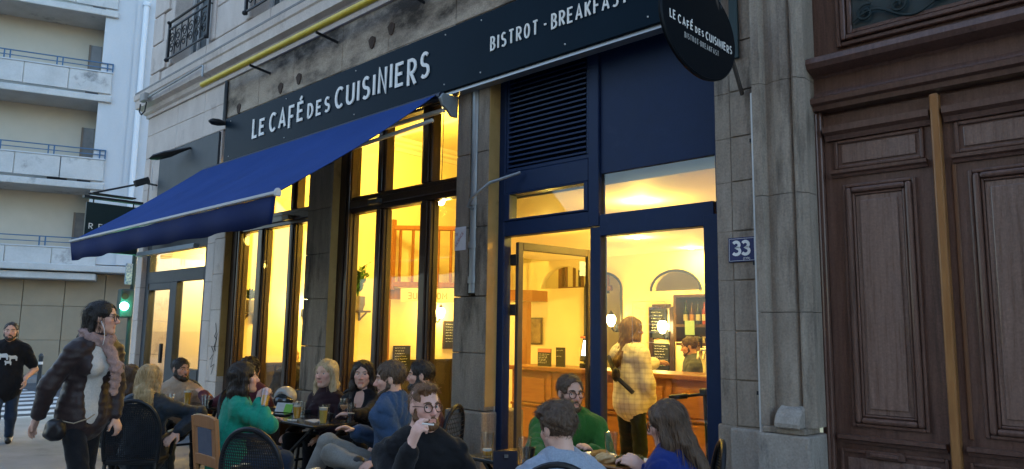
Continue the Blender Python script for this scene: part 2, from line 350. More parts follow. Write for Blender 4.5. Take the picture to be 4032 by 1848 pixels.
# cornice
prof = [(.1, 5.12), (-.03, 5.12), (-.035, 5.17), (-.075, 5.20), (-.10, 5.26), (-.175, 5.29), (-.18, 5.42), (-.20, 5.44), (-.21, 5.52), (-.06, 5.56), (.1, 5.56)]
xs = [-13.35, -11.8, -10.2, -8.5, -6.7, -4.9, -3.1, .6]
for i, (a, b) in enumerate(zip(xs[:-1], xs[1:])):
    mb = MB()
    if i == 0: mb.prism(prof, lambda y, z: (-13.15 + min(0, y), y, z), lambda y, z: (b - .002, y, z))
    else: mb.profile(prof, a + .002, b - .002)
    mb.build('cornice_stone', stone_cream if i < 2 else stone_cream, B)
MB().box(-13.34, .6, -.19, .2, 5.545, 5.575).build('cornice_flashing', mat('lead_edge', (.22, .21, .20), (.30, .29, .27), 8, .7, .3), B)
# upper storey: courses of stone with two windows
cz = [5.58, 5.90, 6.42, 6.94, 7.46, 7.98, 8.5]
for i, (a, b) in enumerate(zip(cz[:-1], cz[1:])):
    w = .62 if i % 2 else .42
    MB().box(-13.18, -13.18 + w, -.03, .4, a + .012, b - .012).build('quoin', stone_cream, B, bevel=.012, seg=2)
    spans = [(-13.18 + w + .006, -12.42), (-10.70, -9.68), (-7.98, -4.0), (-4.0, .6)] if i else [(-13.18 + w + .006, -11.0), (-11.0, -9.0), (-9.0, -7.0), (-7.0, -4.0), (-4.0, .6)]
    for p, q in spans:
        if q > p: MB().box(p + .003, q - .003, 0, .4, a + .005, b - .005).build('stone', stone_cream, B, bevel=.01)
MB().box(-13.1, .6, .06, .5, 5.58, 8.5).build('joint_core', stone_cream, B) if False else None
shutter_glass = mat('upper_glass', (.10, .12, .13), (.07, .085, .09), 2, .12, spec=.6)
frame_white = mat('frame_white', (.55, .53, .50), (.48, .46, .43), 5, .6, .05)
for x0, x1 in ((-12.29, -10.83), (-9.55, -8.09)):
    w = MB().box(x0, x1, .30, .32, 5.9, 8.4).build('window', shutter_glass, B)
    for a, b in ((x0 - .13, x0), (x1, x1 + .13)): MB().box(a, b, -.025, .34, 5.905, 8.4).build('window_surround', stone_cream, B, bevel=.01)
    for a, b in ((x0, x0 + .07), ((x0 + x1) / 2 - .05, (x0 + x1) / 2 + .05), (x1 - .07, x1), (x0 + .30, x0 + .33), (x1 - .33, x1 - .30)): MB().box(a, b, .25, .30, 5.905, 8.4).build('sash_bar', frame_white, w, bevel=.006)
    MB().box(x0, x1, .24, .30, 5.905, 6.02).build('sash_rail', frame_white, w, bevel=.006)
    # wrought iron guard
    g = MB().tube([(x0 - .03, -.08, 6.60), (x1 + .03, -.08, 6.60)], .02, 8).build('iron_guard', iron_black, B, smooth=True)
    for z in (5.97, 6.48): MB().box(x0, x1, -.095, -.07, z - .012, z + .012).build('guard_rail', iron_black, g)
    for x in (x0 - .02, x1 + .02): 
        mb = MB().box(x - .02, x + .02, -.10, -.06, 5.93, 6.62); mb.ball((x, -.10, 5.95), .035); mb.ball((x, -.10, 6.60), .03); mb.tube([(x, -.08, 6.5), (x, .25, 6.5)], .012, 6); mb.build('guard_post', iron_black, g)
    n = 6; wv = (x1 - x0) / n
    for i in range(n):
        c = x0 + wv * (i + .5); mb = MB(); sg = 1 if i % 2 else -1
        for (zc_, rr, d) in ((6.30, .105, 1), (6.13, .095, -1)):
            sp = [(c + sg * d * rr * (1 - t * .8) * math.cos(t * 9), -.082, zc_ + rr * (1 - t * .8) * math.sin(t * 9)) for t in np.linspace(0, 1, 22)]
            mb.tube(sp, .009, 5)
        mb.build('iron_scroll', iron_black, g); MB().box(x0 + wv * i - .008, x0 + wv * i + .008, -.09, -.074, 5.97, 6.48).build('guard_bar', iron_black, g)
# pipes and cables on the cornice
mb = MB().tube([(-12.6, -.235, 5.34), (-11.3, -.235, 5.36), (-10.55, -.235, 5.38), (-10.5, -.235, 5.37), (-10.5, -.235, 5.2)], .016, 8); mb.build('cable_conduit', zinc, B, smooth=True)
MB().box(-12.78, -12.6, -.30, -.215, 5.28, 5.42).build('junction_box', mat('box_grey', (.30, .29, .27), None, rough=.6), B, bevel=.01)
MB().tube([(-12.9, -.24, 5.28), (-12.86, -.26, 5.14), (-12.74, -.27, 5.06), (-12.62, -.26, 5.10), (-12.6, -.25, 5.26)], .012, 6).build('loose_cable', iron_black, B, smooth=True)
MB().tube([(-10.13, -.03, 5.1), (-10.13, -.03, 4.47)], .028, 8).build('drain_pipe', steel_dark, B, smooth=True)
mb = MB()
for k in range(4):
    mb.tube([(-9.3 + .5 * k, -.05, 5.66 + .012 * k), (-8.6 + .3 * k, -.07, 5.645 + .02 * (k % 2)), (-7.7, -.07, 5.67 + .012 * k), (-6.6, -.06, 5.66)], .012, 5)
mb.build('loose_cable', iron_black, B)
# rain pipe let into the pier
mb = MB().tube([(-4.905, .03, 3.9), (-4.905, .03, 1.9)], .046, 12); mb.build('rain_pipe', zinc, B, smooth=True)
for z in (2.74, 2.34, 2.02): MB().tube([(-4.905, .03, z - .03), (-4.905, .03, z + .03)], .056, 12).build('pipe_collar', zinc, B, smooth=True)
# thin white pipe by the house number
mb = MB().tube([(-2.137, -.055, 3.16), (-2.137, -.055, .0)], .016, 8); mb.build('thin_pipe', white_metal, B, smooth=True)
for z in (2.84, 2.02, 1.19): MB().box(-2.165, -2.11, -.06, .0, z - .012, z + .012).build('pipe_clip', iron_black, B)

# graffiti tag on the pier
gm_ = mat('spray_black', (.03, .028, .025), None, rough=.7); mb = MB()
for k, P_ in enumerate(([(-10.02, 1.62), (-9.98, 1.50), (-10.03, 1.44), (-9.96, 1.40), (-10.02, 1.30), (-9.97, 1.24)], [(-10.10, 1.30), (-10.02, 1.22), (-9.98, 1.36), (-9.95, 1.48)], [(-10.12, 1.12), (-10.02, 1.20), (-10.08, 1.02), (-9.98, 1.06), (-10.06, .92)])): ribbon(mb, P_, .014, lambda a, b, c: Vector((a, -.0075 - c, b)), .0012 + .0006 * k, .0005)
mb.build('graffiti', gm_, B)
# ---------------- timber windows of the café
def timber_window(x0, gl, posts, x1, z0, zt0, zt1, ztop):
    """gl: first glass edge; posts: list of (a,b); frame at Y .11-.2"""
    w = MB().box(x0, gl, .11, .24, z0, ztop).build('window', timber_dark, B, bevel=.006)
    MB().box(gl - .045, gl - .004, .085, .11, z0, ztop).build('frame_bead', timber_dark, w, bevel=.012, seg=2)
    MB().box(x0 + .01, gl - .09, .095, .11, z0, ztop).build('frame_bead', timber_dark, w, bevel=.006)
    MB().box(x1 - .03, x1, .11, .24, z0, ztop).build('frame_post', timber_dark, w, bevel=.006)
    for a, b in posts:
        for za, zb in ((z0, zt0 - .002), (zt1 + .002, ztop)):
            MB().box(a, b, .12, .24, za, zb).build('mullion', timber_dark, w, bevel=.01)
            MB().box(a + .04, b - .04, .10, .12, za, zb).build('mullion_bead', timber_dark, w, bevel=.012, seg=2)
    MB().box(gl, x1 - .03, .115, .24, zt0, zt1).build('transom', timber_dark, w, bevel=.01)
    MB().box(gl, x1 - .03, .09, .115, zt0 + .05, zt1 - .05).build('transom_bead', timber_dark, w, bevel=.014, seg=2)
    MB().box(gl, x1 - .03, .11, .24, z0 - .06, z0 + .07).build('bottom_rail', timber_dark, w, bevel=.01)
    MB().box(gl, x1 - .03, .11, .24, ztop - .12, ztop).build('top_rail', timber_dark, w, bevel=.01)
    ed = [gl] + [q for p in posts for q in p] + [x1 - .03]
    for a, b in zip(ed[0::2], ed[1::2]):
        MB().box(a, b, .186, .192, z0 + .07, zt0).build('pane', glass_cafe, w); MB().box(a, b, .186, .192, zt1, ztop - .12).build('pane', glass_cafe, w)
        MB().box(a + .001, a + .014, .16, .18, z0 + .07, zt0).build('glazing_bead', timber_dark, w); MB().box(b - .014, b - .001, .16, .18, z0 + .07, zt0).build('glazing_bead', timber_dark, w)
    MB().box(x0, x1, .08, .26, 0, z0 - .064).build('stall_riser', timber_dark, w, bevel=.01)
    MB().box(x0, x1, .06, .30, z0 - .062, z0 - .03).build('sill', timber_dark, w, bevel=.008)
    return w
W1 = timber_window(-9.92, -9.67, [(-9.22, -9.02), (-8.41, -8.26)], -7.78, .62, 2.86, 3.05, 3.95)
W2 = timber_window(-7.27, -7.05, [(-6.58, -6.43), (-5.82, -5.65)], -5.14, .62, 2.86, 3.05, 3.95)
for w, x in ((W1, -8.35), (W2, -6.52)):
    mb = MB().box(x - .09, x + .09, .02, .11, 2.905, 2.965); mb.build('spot_fitting', steel_dark, w, bevel=.01)

# liners on the pier reveals, golden window light put into their colour
lit_rev = mat('lit_reveal', (.40, .25, .085), (.48, .31, .12), 5, .8, .5, 30, c3=(.22, .13, .05), sc3=2.5, thr3=.56, w3=.15)
for x, y1 in ((-9.917, .108), (-7.267, .108), (-4.707, .136)): MB().box(x, x + .006, .006, y1, .9, 3.9).build('reveal', lit_rev, B)
# ---------------- navy entrance front
E = MB().box(-4.71, -4.63, .14, .24, 0, 3.95).build('entrance_frame', navy_paint, B, bevel=.006)
def nv(x0, x1, z0, z1, y0=.14, y1=.24, name='frame_rail', M=navy_paint, bev=.005): return MB().box(x0, x1, y0, y1, z0, z1).build(name, M, E, bevel=bev)
nv(-2.63, -2.44, 0, 2.41); nv(-2.53, -2.44, 2.416, 3.95, .145); nv(-3.67, -3.565, 2.414, 3.95, .138); nv(-3.655, -3.552, 0, 2.405, .143)
nv(-4.63, -3.66, 2.41, 2.545, .142); nv(-3.56, -2.545, 2.33, 2.505, .1425); nv(-4.63, -3.672, 2.80, 2.99, .142); nv(-4.63, -4.565, 2.546, 2.80, .132); nv(-3.715, -3.672, 2.546, 2.80, .132)
nv(-4.563, -3.717, 2.546, 2.565, .134); nv(-4.563, -3.717, 2.785, 2.80, .134)
nv(-3.563, -2.532, 2.845, 3.95, .165, .2, 'blank_panel', bev=.003)
nv(-4.628, -3.672, 2.992, 3.03, .15); nv(-4.628, -4.60, 3.03, 3.9, .15); nv(-3.70, -3.672, 3.03, 3.9, .15)
MB().box(-4.6, -3.7, .225, .235, 3.03, 3.95).build('louvre_back', navy_dark, E)
sl = None
for i in range(19):
    z = 3.045 + i * .046
    if sl is None:
        mb = MB(); mb.prism([(.146, -.004), (.146, .010), (.210, .040), (.214, .034), (.152, .003)], lambda y, q: (-4.6, y, z + q), lambda y, q: (-3.7, y, z + q)); sl = mb.build('louvre_slat', navy_paint, E)
    else: inst(sl, E, (0, 0, i * .046))
for a, b, z0, z1 in ((-4.565, -3.715, 2.565, 2.785), (-3.565, -2.53, 2.505, 2.845), (-3.552, -2.63, .12, 2.33)): MB().box(a, b, .182, .188, z0, z1).build('pane', glass_cafe, E)
nv(-3.55, -2.632, 0, .12, .15)
MB().tube([(-4.712, .132, .05), (-4.712, .132, 3.85)], .006, 6).build('sealant_bead', white_metal, E)
# door leaf, hinged left and swung open into the room
hx, hy = -4.54, .22; fx, fy = -4.40, 1.13
dv = Vector((fx - hx, fy - hy, 0)); LW = dv.length; dv.normalize(); dn = Vector((dv.y, -dv.x, 0))
def lp(a, z, t=0): return Vector((hx, hy, 0)) + dv * a + dn * t + Vector((0, 0, z))
leaf_brown = mat('leaf_paint', (.085, .066, .048), (.10, .08, .06), 8, .45)
def lbar(a0, a1, z0, z1, name='door_rail', t=.022, M=leaf_brown, par=None, toff=0): return MB().obox(lp((a0 + a1) / 2, (z0 + z1) / 2, toff), dv, (0, 0, 1), dn, (a1 - a0) / 2, (z1 - z0) / 2, t).build(name, M, par or B, bevel=.004)
LF = lbar(0, .058, .01, 2.36, 'door')
lbar(LW - .06, LW, .01, 2.36, par=LF); lbar(.059, LW - .061, 2.29, 2.36, par=LF); lbar(.059, LW - .061, .01, .12, par=LF); lbar(.058, LW - .06, .12, 2.29, 'pane', .003, glass_cafe, LF)
lbar(LW - .06, LW - .015, .75, 1.25, 'door_pull', .012, iron_black, LF, .05)
lbar(LW - .16, LW - .08, 2.10, 2.24, 'window_sticker', .0012, mat('sticker_blue', (.10, .22, .50), (.65, .70, .75), 30, .5), LF, .0052)
for z in (2.2, 1.75, .3): MB().box(hx - .07, hx + .01, .2, .24, z - .05, z + .05).build('door_hinge', iron_black, LF, bevel=.004)
# print on the fixed pane
fm = lambda a, b: Vector((-3.272 + a, .1805, 1.0 + b))
ink = mat('window_print', (.62, .60, .52), None, rough=.6)
mb = MB()
for a in (0, .293): mb.tube([(-3.272 + a, .181, 1.49), (-3.272 + a, .181, 1.80)], .0016, 4)
for z in (1.49, 1.80): mb.tube([(-3.272, .181, z), (-2.979, .181, z)], .0016, 4)
mb.build('print_border', ink, E)
for t, a, b, sz in (('SERVICE CONTINU', .146, .735, .031), ('Du Lundi au Mercredi', .146, .680, .023), ('Jeudi et Vendredi', .146, .620, .023), ('Samedi et Dimanche', .146, .560, .023)): typed(t, sz, lambda x, y, a=a, b=b: Vector((-3.272 + a + x, .1805, 1.0 + b + y)), 'window_lettering', ink, E, 'CENTER')

# ---------------- moulded stone jamb and oak portal
plan = [(-2.118, .06), (-2.118, -.105), (-2.062, -.105), (-2.058, -.095), (-2.05, -.06), (-2.045, -.055), (-2.02, -.060), (-1.98, -.078), (-1.93, -.085), (-1.89, -.075), (-1.875, -.05), (-1.868, -.05), (-1.862, -.075), (-1.848, -.085), (-1.835, -.075), (-1.828, -.05), (-1.80, -.02), (-1.80, .16), (-2.1, .16)]
zs = [1.0, 1.7, 2.45, 3.2, 3.95, 4.5]
for a, b in zip(zs[:-1], zs[1:]):
    MB().prism(plan, lambda x, y: (x, y, a + .002), lambda x, y: (x, y, b - .002)).build('jamb_stone', stone_grey, B)
    MB().prism([(-2.2 - x, y) for x, y in plan[::-1]], lambda x, y: (x, y, a + .002), lambda x, y: (x, y, b - .002)).build('jamb_stone', stone_grey, B)
MB().box(-2.125, -1.80, -.15, .16, 0, .96).build('plinth_stone', stone_pale, B, bevel=.012, seg=2)
MB().box(-2.1, -1.835, -.13, .1, .962, 1.0).build('plinth_stone', stone_grey, B, bevel=.006)
MB().box(-.40, -.05, -.15, .16, 0, .998).build('plinth_stone', stone_pale, B, bevel=.012, seg=2)
mb = MB(); mb.prism([(-.03, 1.0), (-.175, 1.0), (-.18, 1.03), (-.165, 1.07), (-.12, 1.11), (-.07, 1.13), (-.03, 1.13)], lambda y, z: (-2.005, y, z), lambda y, z: (-1.85, y, z)); mb.build('scroll_stone', stone_pale, B, bevel=.008)
MB().box(.15, .6, .0, .4, 0, 4.5).build('stone', stone_grey, B)
# portal frame
PF = MB().box(-1.83, -1.765, .13, .25, 0, 3.0).build('portal', oak_portal, B, bevel=.006)
def ok(x0, x1, y0, y1, z0, z1, name, M=oak_portal, bev=.005, par=None, seg=1): return MB().box(x0, x1, y0, y1, z0, z1).build(name, M, par or PF, bevel=bev, seg=seg)
ok(-1.80, -1.785, .11, .13, 0, 2.99, 'frame_moulding'); ok(-.435, -.37, .13, .25, 0, 3.0, 'frame_post')
ok(-1.83, -.37, .20, .30, 2.985, 4.4, 'transom_board')
mp_ = [(.20, 3.0), (.10, 3.0), (.095, 3.03), (.06, 3.04), (.055, 3.07), (.075, 3.085), (.12, 3.10), (.13, 3.13), (.135, 3.22), (.12, 3.235), (.08, 3.245), (.02, 3.26), (.0, 3.29), (.005, 3.325), (.05, 3.345), (.13, 3.37), (.20, 3.38)]
MB().profile(mp_, -1.84, -.36).build('transom_moulding', oak_portal, PF)
# framed opening light over the door, with an iron scroll grille before dark glass
for k, (x, z, y) in enumerate(((-1.66, 3.42, .17), (-1.625, 3.455, .15), (-1.59, 3.49, .17))):
    mb = MB(); mb.box(x, x + .03, y, .2, z, 4.4); mb.box(-2.2 - x - .03, -2.2 - x, y, .2, z, 4.4); mb.box(x + .03, -2.2 - x - .03, y, .2, z, z + .03); mb.build('light_moulding', oak_portal, PF, bevel=.006)
ok(-1.56, -.64, .190, .198, 3.52, 4.4, 'pane', mat('fanlight_glass', (.03, .05, .055), (.05, .075, .08), 5, .2), 0)
for c, sg in ((-1.47, 1), (-1.28, -1), (-1.05, 1), (-.82, -1)):
    for zz, rr in ((3.60, .06), (3.78, .10)):
        MB().tube([(c + sg * rr * (1 - .85 * t) * math.cos(9 * t + 1), .165, zz + rr * (1 - .85 * t) * math.sin(9 * t + 1)) for t in np.linspace(0, 1, 24)], .009, 6).build('iron_scroll', mat('iron_green', (.02, .035, .035), None, rough=.5), PF, smooth=True)
MB().tube([(-1.55 + .9 * t, .165, 3.56 + .05 * math.sin(12 * t)) for t in np.linspace(0, 1, 30)], .008, 6).build('iron_scroll', MATS['iron_green'], PF, smooth=True)
def leaf(sx):
    """one door leaf; sx mirrors it about the meeting stile"""
    X = (lambda a: a) if sx > 0 else (lambda a: -2.2 - a)
    def bx(a, b, y0, y1, z0, z1, name, M=oak_portal, bev=.004, par=None, seg=1):
        p, q = sorted((X(a), X(b))); return MB().box(p, q, y0, y1, z0, z1).build(name, M, par, bevel=bev, seg=seg)
    lf = bx(-1.765, -1.105, .17, .24, .02, 2.98, 'portal_leaf', par=B)
    def mould(a, b, z0, z1, w, y0, y1, M=oak_portal):
        for (p, q, r, s) in ((a, a + w, z0, z1), (b - w, b, z0, z1), (a + w, b - w, z1 - w, z1), (a + w, b - w, z0, z0 + w)): bx(p, q, y0, y1, r, s, 'panel_moulding', M, min(w, y1 - y0) * .4, lf, 2)
    # capped upper panel
    def cap(a, b, z, h, out):
        p, q = sorted((X(a), X(b))); MB().profile([(.17, z), (.17 - out * .35, z), (.17 - out * .5, z + h * .35), (.17 - out * .95, z + h * .55), (.17 - out, z + h), (.17, z + h)], p, q).build('ledge_moulding', oak_portal, lf)
    cap(-1.745, -1.135, 2.80, .085, .075); cap(-1.715, -1.165, 2.555, .045, .05); cap(-1.735, -1.15, .915, .05, .06)
    mould(-1.70, -1.18, 2.61, 2.795, .022, .155, .17); bx(-1.655, -1.225, .160, .17, 2.645, 2.765, 'panel', oak_panel, .008, lf, 2)
    mould(-1.66, -1.235, 1.015, 2.505, .022, .150, .17); mould(-1.636, -1.259, 1.039, 2.481, .034, .132, .17); mould(-1.60, -1.295, 1.075, 2.445, .016, .150, .17)
    bx(-1.583, -1.312, .160, .17, 1.092, 2.428, 'panel', oak_panel, .003, lf); bx(-1.555, -1.34, .149, .16, 1.125, 2.395, 'panel', oak_panel, .007, lf, 2)
    mould(-1.74, -1.15, .10, .88, .02, .155, .17); bx(-1.70, -1.19, .16, .17, .15, .83, 'panel', oak_panel, .008, lf, 2)
    return lf
L1 = leaf(1); L2 = leaf(-1)
mb = MB().box(-1.585, -1.375, .14, .17, .838, .885); mb.box(-1.56, -1.40, .125, .14, .85, .873); mb.build('letter_slot', oak_portal, L1, bevel=.005)
tag(ok(-1.127, -1.078, .10, .17, .02, 2.975, 'meeting_strip', ochre_wood, .012, seg=3), 'worn ochre coloured strip where the oak doors meet')
ok(-1.045, -1.022, .16, .17, 1.0, 2.55, 'reflection_strip', mat('strip_reflection', (.20, .095, .045), (.16, .075, .04), 8, .35, .15, 30, st=(6, 6, .5)), .004)  # glossy reflection on the right leaf, put in as a paler strip

# ---------------- neighbouring shop in the same building (grey frame)
RX = MB().box(-12.93, -12.80, .08, .18, 0, 2.95).build('shop_frame', slate_grey, B, bevel=.005)
def rx(x0, x1, z0, z1, y0=.08, y1=.18, name='frame_rail', M=slate_grey, bev=.004): return MB().box(x0, x1, y0, y1, z0, z1).build(name, M, RX, bevel=bev)
rx(-10.70, -10.47, 0, 2.95); rx(-12.8, -10.7, 2.26, 2.45, .078); rx(-12.8, -12.73, 0, 2.16, .07); rx(-11.88, -11.63, 0, 2.258, .072); rx(-12.73, -11.88, 2.15, 2.258, .072); rx(-11.63, -10.7, .70, .95, .07); rx(-11.63, -10.7, 0, .699, .10, .18)
rx(-12.73, -11.88, 0, .25, .075); rx(-12.8, -10.7, 2.75, 2.95, .085)
for a, b, z0, z1 in ((-12.73, -11.88, .25, 2.15), (-11.63, -10.7, .95, 2.26), (-12.8, -10.7, 2.45, 2.75)): rx(a, b, z0, z1, .12, .126, 'pane', glass_cafe, 0)
rx(-12.0, -11.94, 1.0, 1.30, .02, .06, 'door_pull', iron_black)
rx(-12.42, -10.26, 2.98, 4.38, -.035, .0, 'fascia_panel', slate_grey); rx(-12.93, -12.42, 2.955, 4.398, .02, .3, 'stone', stone_cream); rx(-12.93, -10.47, 2.955, 4.39, .05, .3, 'fascia_back', slate_grey)
rx(-12.90, -10.66, 2.70, 2.77, -.12, -.03, 'blind_box', mat('blind_grey', (.20, .24, .25), (.25, .28, .29), 6, .6))
rx(-13.1, -10.3, 0, 3.0, 2.6, 2.7, 'shop_back_wall', plaster_white); rx(-13.05, -12.95, 0, 3.0, .5, 2.6, 'shop_side_wall', plaster_white); rx(-10.40, -10.32, 0, 3.0, .5, 2.6, 'shop_side_wall', plaster_white)
rx(-12.95, -10.40, 2.96, 3.04, .19, 2.6, 'shop_ceiling', plaster_white); rx(-12.95, -10.40, -.01, .01, .19, 2.6, 'shop_floor', floor_in)
rx(-12.05, -11.95, .0, 2.955, 1.1, 2.0, 'shop_partition', plaster_white)
mb = MB(); mb.prism([(-11.5, 0), (-11.3, .05), (-10.9, .02), (-10.55, .06), (-10.55, .35), (-11.0, .42), (-11.5, .38)], lambda x, q: (x, .7, .9 + q * 1.2), lambda x, q: (x, .95, .9 + q * 1.2)); mb.build('folded_cloth', plaster_white, RX, bevel=.03, seg=2)

# ================================================================== modern block across the side street
A = thing('apartment_building', 'white modern apartment block with stacked balconies and blue rails', 'building', (-26.8, 1.98, 0))
U = Vector((.36, .933, 0)); Nn = Vector((.933, -.36, 0)); P0 = Vector((-26.8, 1.98, 0))
def ab(s0, s1, n0, n1, z0, z1, name, M, par=None, bev=0): return MB().obox(P0 + U * (s0 + s1) / 2 + Nn * (n0 + n1) / 2 + Vector((0, 0, (z0 + z1) / 2)), U, Nn, (0, 0, 1), (s1 - s0) / 2, (n1 - n0) / 2, (z1 - z0) / 2).build(name, M, par or A, bevel=bev)
ab(-9, 1.1, -2.2, -1.4, 3.5, 22, 'loggia_wall', beige_wall)
ab(1.10, 2.02, -2.2, -.02, 3.55, 22, 'wall', white_wall); ab(2.02, 9, -2.2, .06, 3.55, 22, 'wall', white_wall)
p = P0 + U * 2.3 + Nn * .14
MB().tube([(p.x, p.y, 4.2), (p.x, p.y, 12.6)], .09, 10).build('downpipe', mat('pipe_white', (.62, .65, .68), None, rough=.6), A, smooth=True)
MB().tube([(p.x, p.y, 12.5), (p.x, p.y, 12.64)], .12, 10).build('pipe_collar', MATS['pipe_white'], A, smooth=True)
ab(-9, 2.9, -.9, .25, 3.28, 3.5, 'canopy_slab', white_conc, bev=.02)
gw = mat('tile_wall', (.31, .255, .18), (.27, .22, .155), 2, .8, .1)
for i in range(8):
    for k in range(3): ab(-6.3 + i * 1.15, -5.16 + i * 1.15 - .008, -.75, -.6, k * 1.09 + .004, k * 1.09 + 1.086, 'wall_panel', gw, bev=.008)
ab(-9, 9, -1.2, -.74, 0, 3.28, 'wall', mat('joint_wall', (.30, .25, .18), None, rough=.9)); ab(2.92, 9, -1, .3, 0, 3.5, 'wall', white_wall)
for k, zt in enumerate((4.38, 7.35, 10.32, 13.29)):
    sl_ = ab(-9, 1.48, -1.5, .10, zt - 1.36, zt - 1.14, 'balcony_slab', white_conc, bev=.02)
    for i in range(8): ab(1.45 - (i + 1) * 1.25 + .012, 1.45 - i * 1.25 - .012, -.02, .06, zt - 1.06 + (i % 3) * .008, zt - .36, 'balcony_panel', white_conc, sl_, .01)
    ab(-9, 1.46, -.045, .085, zt - .355, zt - .315, 'coping', white_wall, sl_)
    ab(-9, 1.46, -.012, .03, zt - .03, zt, 'hand_rail', rail_blue, sl_); ab(-9, 1.46, -.005, .02, zt - .19, zt - .165, 'mid_rail', rail_blue, sl_)
    for i in range(9):
        for d in (0, .16): ab(1.42 - i * 1.45 - d, 1.46 - i * 1.45 - d, -.005, .03, zt - .315, zt - .03, 'rail_post', rail_blue, sl_)
    ab(.62, .95, -1.398, -1.36, zt - 1.1, zt + 1.0, 'balcony_door', mat('door_pane', (.10, .10, .10), (.16, .15, .14), 3, .2), sl_); ab(.56, .62, -1.398, -1.34, zt - 1.1, zt + 1.0, 'door_frame', mat('frame_brown', (.16, .12, .09), None, rough=.5), sl_)
    if k == 1: ab(-.2, .35, -.7, -.45, zt - 1.1, zt - .22, 'air_unit', slate_grey, sl_)

# ================================================================== houses across the street behind the viewer (seen mirrored in sign and glass)
hs = mat('house_render', (.16, .13, .10), (.20, .165, .13), 1.5, .85, .1)
hw = mat('house_window', (.04, .05, .06), None, rough=.1)
roofm = mat('house_roof', (.20, .09, .06), None, rough=.8)
def house(x0, x1, y0, y1, h, label, storeys):
    t = thing('town_house', label, 'house', ((x0 + x1) / 2, (y0 + y1) / 2, 0), 'houses on the far side of the street')
    MB().box(x0, x1, y0, y1, -.1, h).build('wall', hs, t)
    mb = MB(); mb.prism([(y0 - .4, h), (y1 + .4, h), ((y0 + y1) / 2, h + 2.2)], lambda y, z: (x0 - .2, y, z), lambda y, z: (x1 + .2, y, z)); mb.build('roof', roofm, t)
    n = int((x1 - x0) / 2.6)
    for k in range(storeys):
        for i in range(n):
            x = x0 + (i + .5) * (x1 - x0) / n; MB().box(x - .55, x + .55, y1, y1 + .03, 1.0 + k * 3.3, 3.0 + k * 3.3).build('window', hw, t)
house(-9.5, 3.0, -24, -13.5, 13.0, 'rendered town house opposite the café, nearest the crossing', 4)
house(3.1, 14.0, -24, -13.2, 15.5, 'tall rendered town house opposite the oak portal', 4)
# ================================================================== things on the front
fsign = lambda x, z, c: Vector((x, -.132 - c, z))
T = thing('shop_sign', 'long navy fascia sign of the café with white lettering above awning', 'sign', (-6.1, -.1, 3.86))
MB().box(-9.86, -2.42, -.13, -.004, 3.83, 4.46).build('sign_board', navy_board, T, bevel=.004)
MB().box(-9.86, -2.42, -.10, -.004, 3.80, 3.828).build('sign_lower_edge', mat('alu_edge', (.35, .36, .37), None, rough=.35, metal=.6), T)
for x0, t, h, w, st, fit, hs_, dr in ((-9.03, 'LE', .285, .74, .037, .33, (1, .8), (0, -.02)), (-8.58, 'CAFÉ', .27, .80, .036, .82, (.95, 1, 1.12, .92), (0, 0, .16, -.05)), (-7.665, 'DES', .19, .84, .030, .48, (1, 1, 1), (0, 0, 0)), (-7.08, 'CUISINIERS', .27, .80, .035, 1.66, (.95, .95, .95, .97, .95, 1.12, 1.06, .97, 1.10, 1.03), (0, 0, 0, .01, 0, .02, -.06, -.03, .13, .0))):
    letters(t, x0, 4.025 if t != 'DES' else 4.03, h, w, st, .03, fsign, 'letter', letter_white, T, th=.012, hs=hs_, drop=dr, fit=fit)
letters('BISTROT', -4.57, 4.065, .137, .66, .0165, .03, fsign, 'letter', letter_white, T, fit=.575)
letters('·', -3.925, 4.065, .137, .7, .024, .03, fsign, 'letter', letter_white, T)
letters('BREAKFAST', -3.845, 4.065, .137, .66, .0165, .03, fsign, 'letter', letter_white, T, fit=.77)
sc_ = None
for x in (-9.7, -8.2, -6.7, -5.2, -4.7, -3.7, -2.9):
    for z in (3.9, 4.40):
        if sc_ is None: sc_ = MB().ball((x, -.132, z), .008, 6, 4).build('sign_screw', white_metal, T); x_, z_ = x, z
        else: inst(sc_, T, (x - x_, 0, z - z_))
# ---- awning
AW = thing('awning', 'blue canvas awning sloping out from under the café sign', 'awning', (-7.7, -.2, 3.85))
xa, xb, yf, zf, yt, zt = -10.30, -5.20, -1.80, 2.60, -.20, 3.80
nx, ny = 80, 16; V, F = [], []
for sgn in (0, 1):
    for j in range(ny + 1):
        for i in range(nx + 1):
            a, b = i / nx, j / ny
            V.append((xa + (xb - xa) * a, yt + (yf - yt) * b, zt + (zf - zt) * b - .035 * math.sin(math.pi * b) - .016 * abs(math.sin(math.pi * a * 5)) * math.sin(math.pi * min(1, b * 1.15) * .9) + .003 * math.sin(a * 61 + 3 * b) * math.sin(math.pi * b) - .006 * sgn))
n1 = (nx + 1) * (ny + 1)
for j in range(ny):
    for i in range(nx):
        k = j * (nx + 1) + i; F += [(k, k + nx + 1, k + nx + 2, k + 1), (n1 + k, n1 + k + 1, n1 + k + nx + 2, n1 + k + nx + 1)]
me = bpy.data.meshes.new('canopy'); me.from_pydata(V, [], F); link('canopy', me, canvas_blue, AW, smooth=True)
V, F = [], []; nx = 60
for i in range(nx + 1):
    x = xa + .01 + (xb - xa - .02) * i / nx
    for k, z in enumerate((2.575, 2.46, 2.35)): V.append((x + (.05 * k if i == 0 else 0), yf - .005 - .012 * k * math.sin(x * 7), z + .004 * math.sin(x * 9)))
for i in range(nx):
    for k in range(2): a = i * 3 + k; F.append((a, a + 1, a + 4, a + 3))
me = bpy.data.meshes.new('valance'); me.from_pydata(V, [], F); o = link('valance', me, mat('canvas_navy', (.005, .014, .07), (.006, .018, .085), 2, .8, .2, 220), AW, smooth=True); so = o.modifiers.new('th', 'SOLIDIFY'); so.thickness = .004
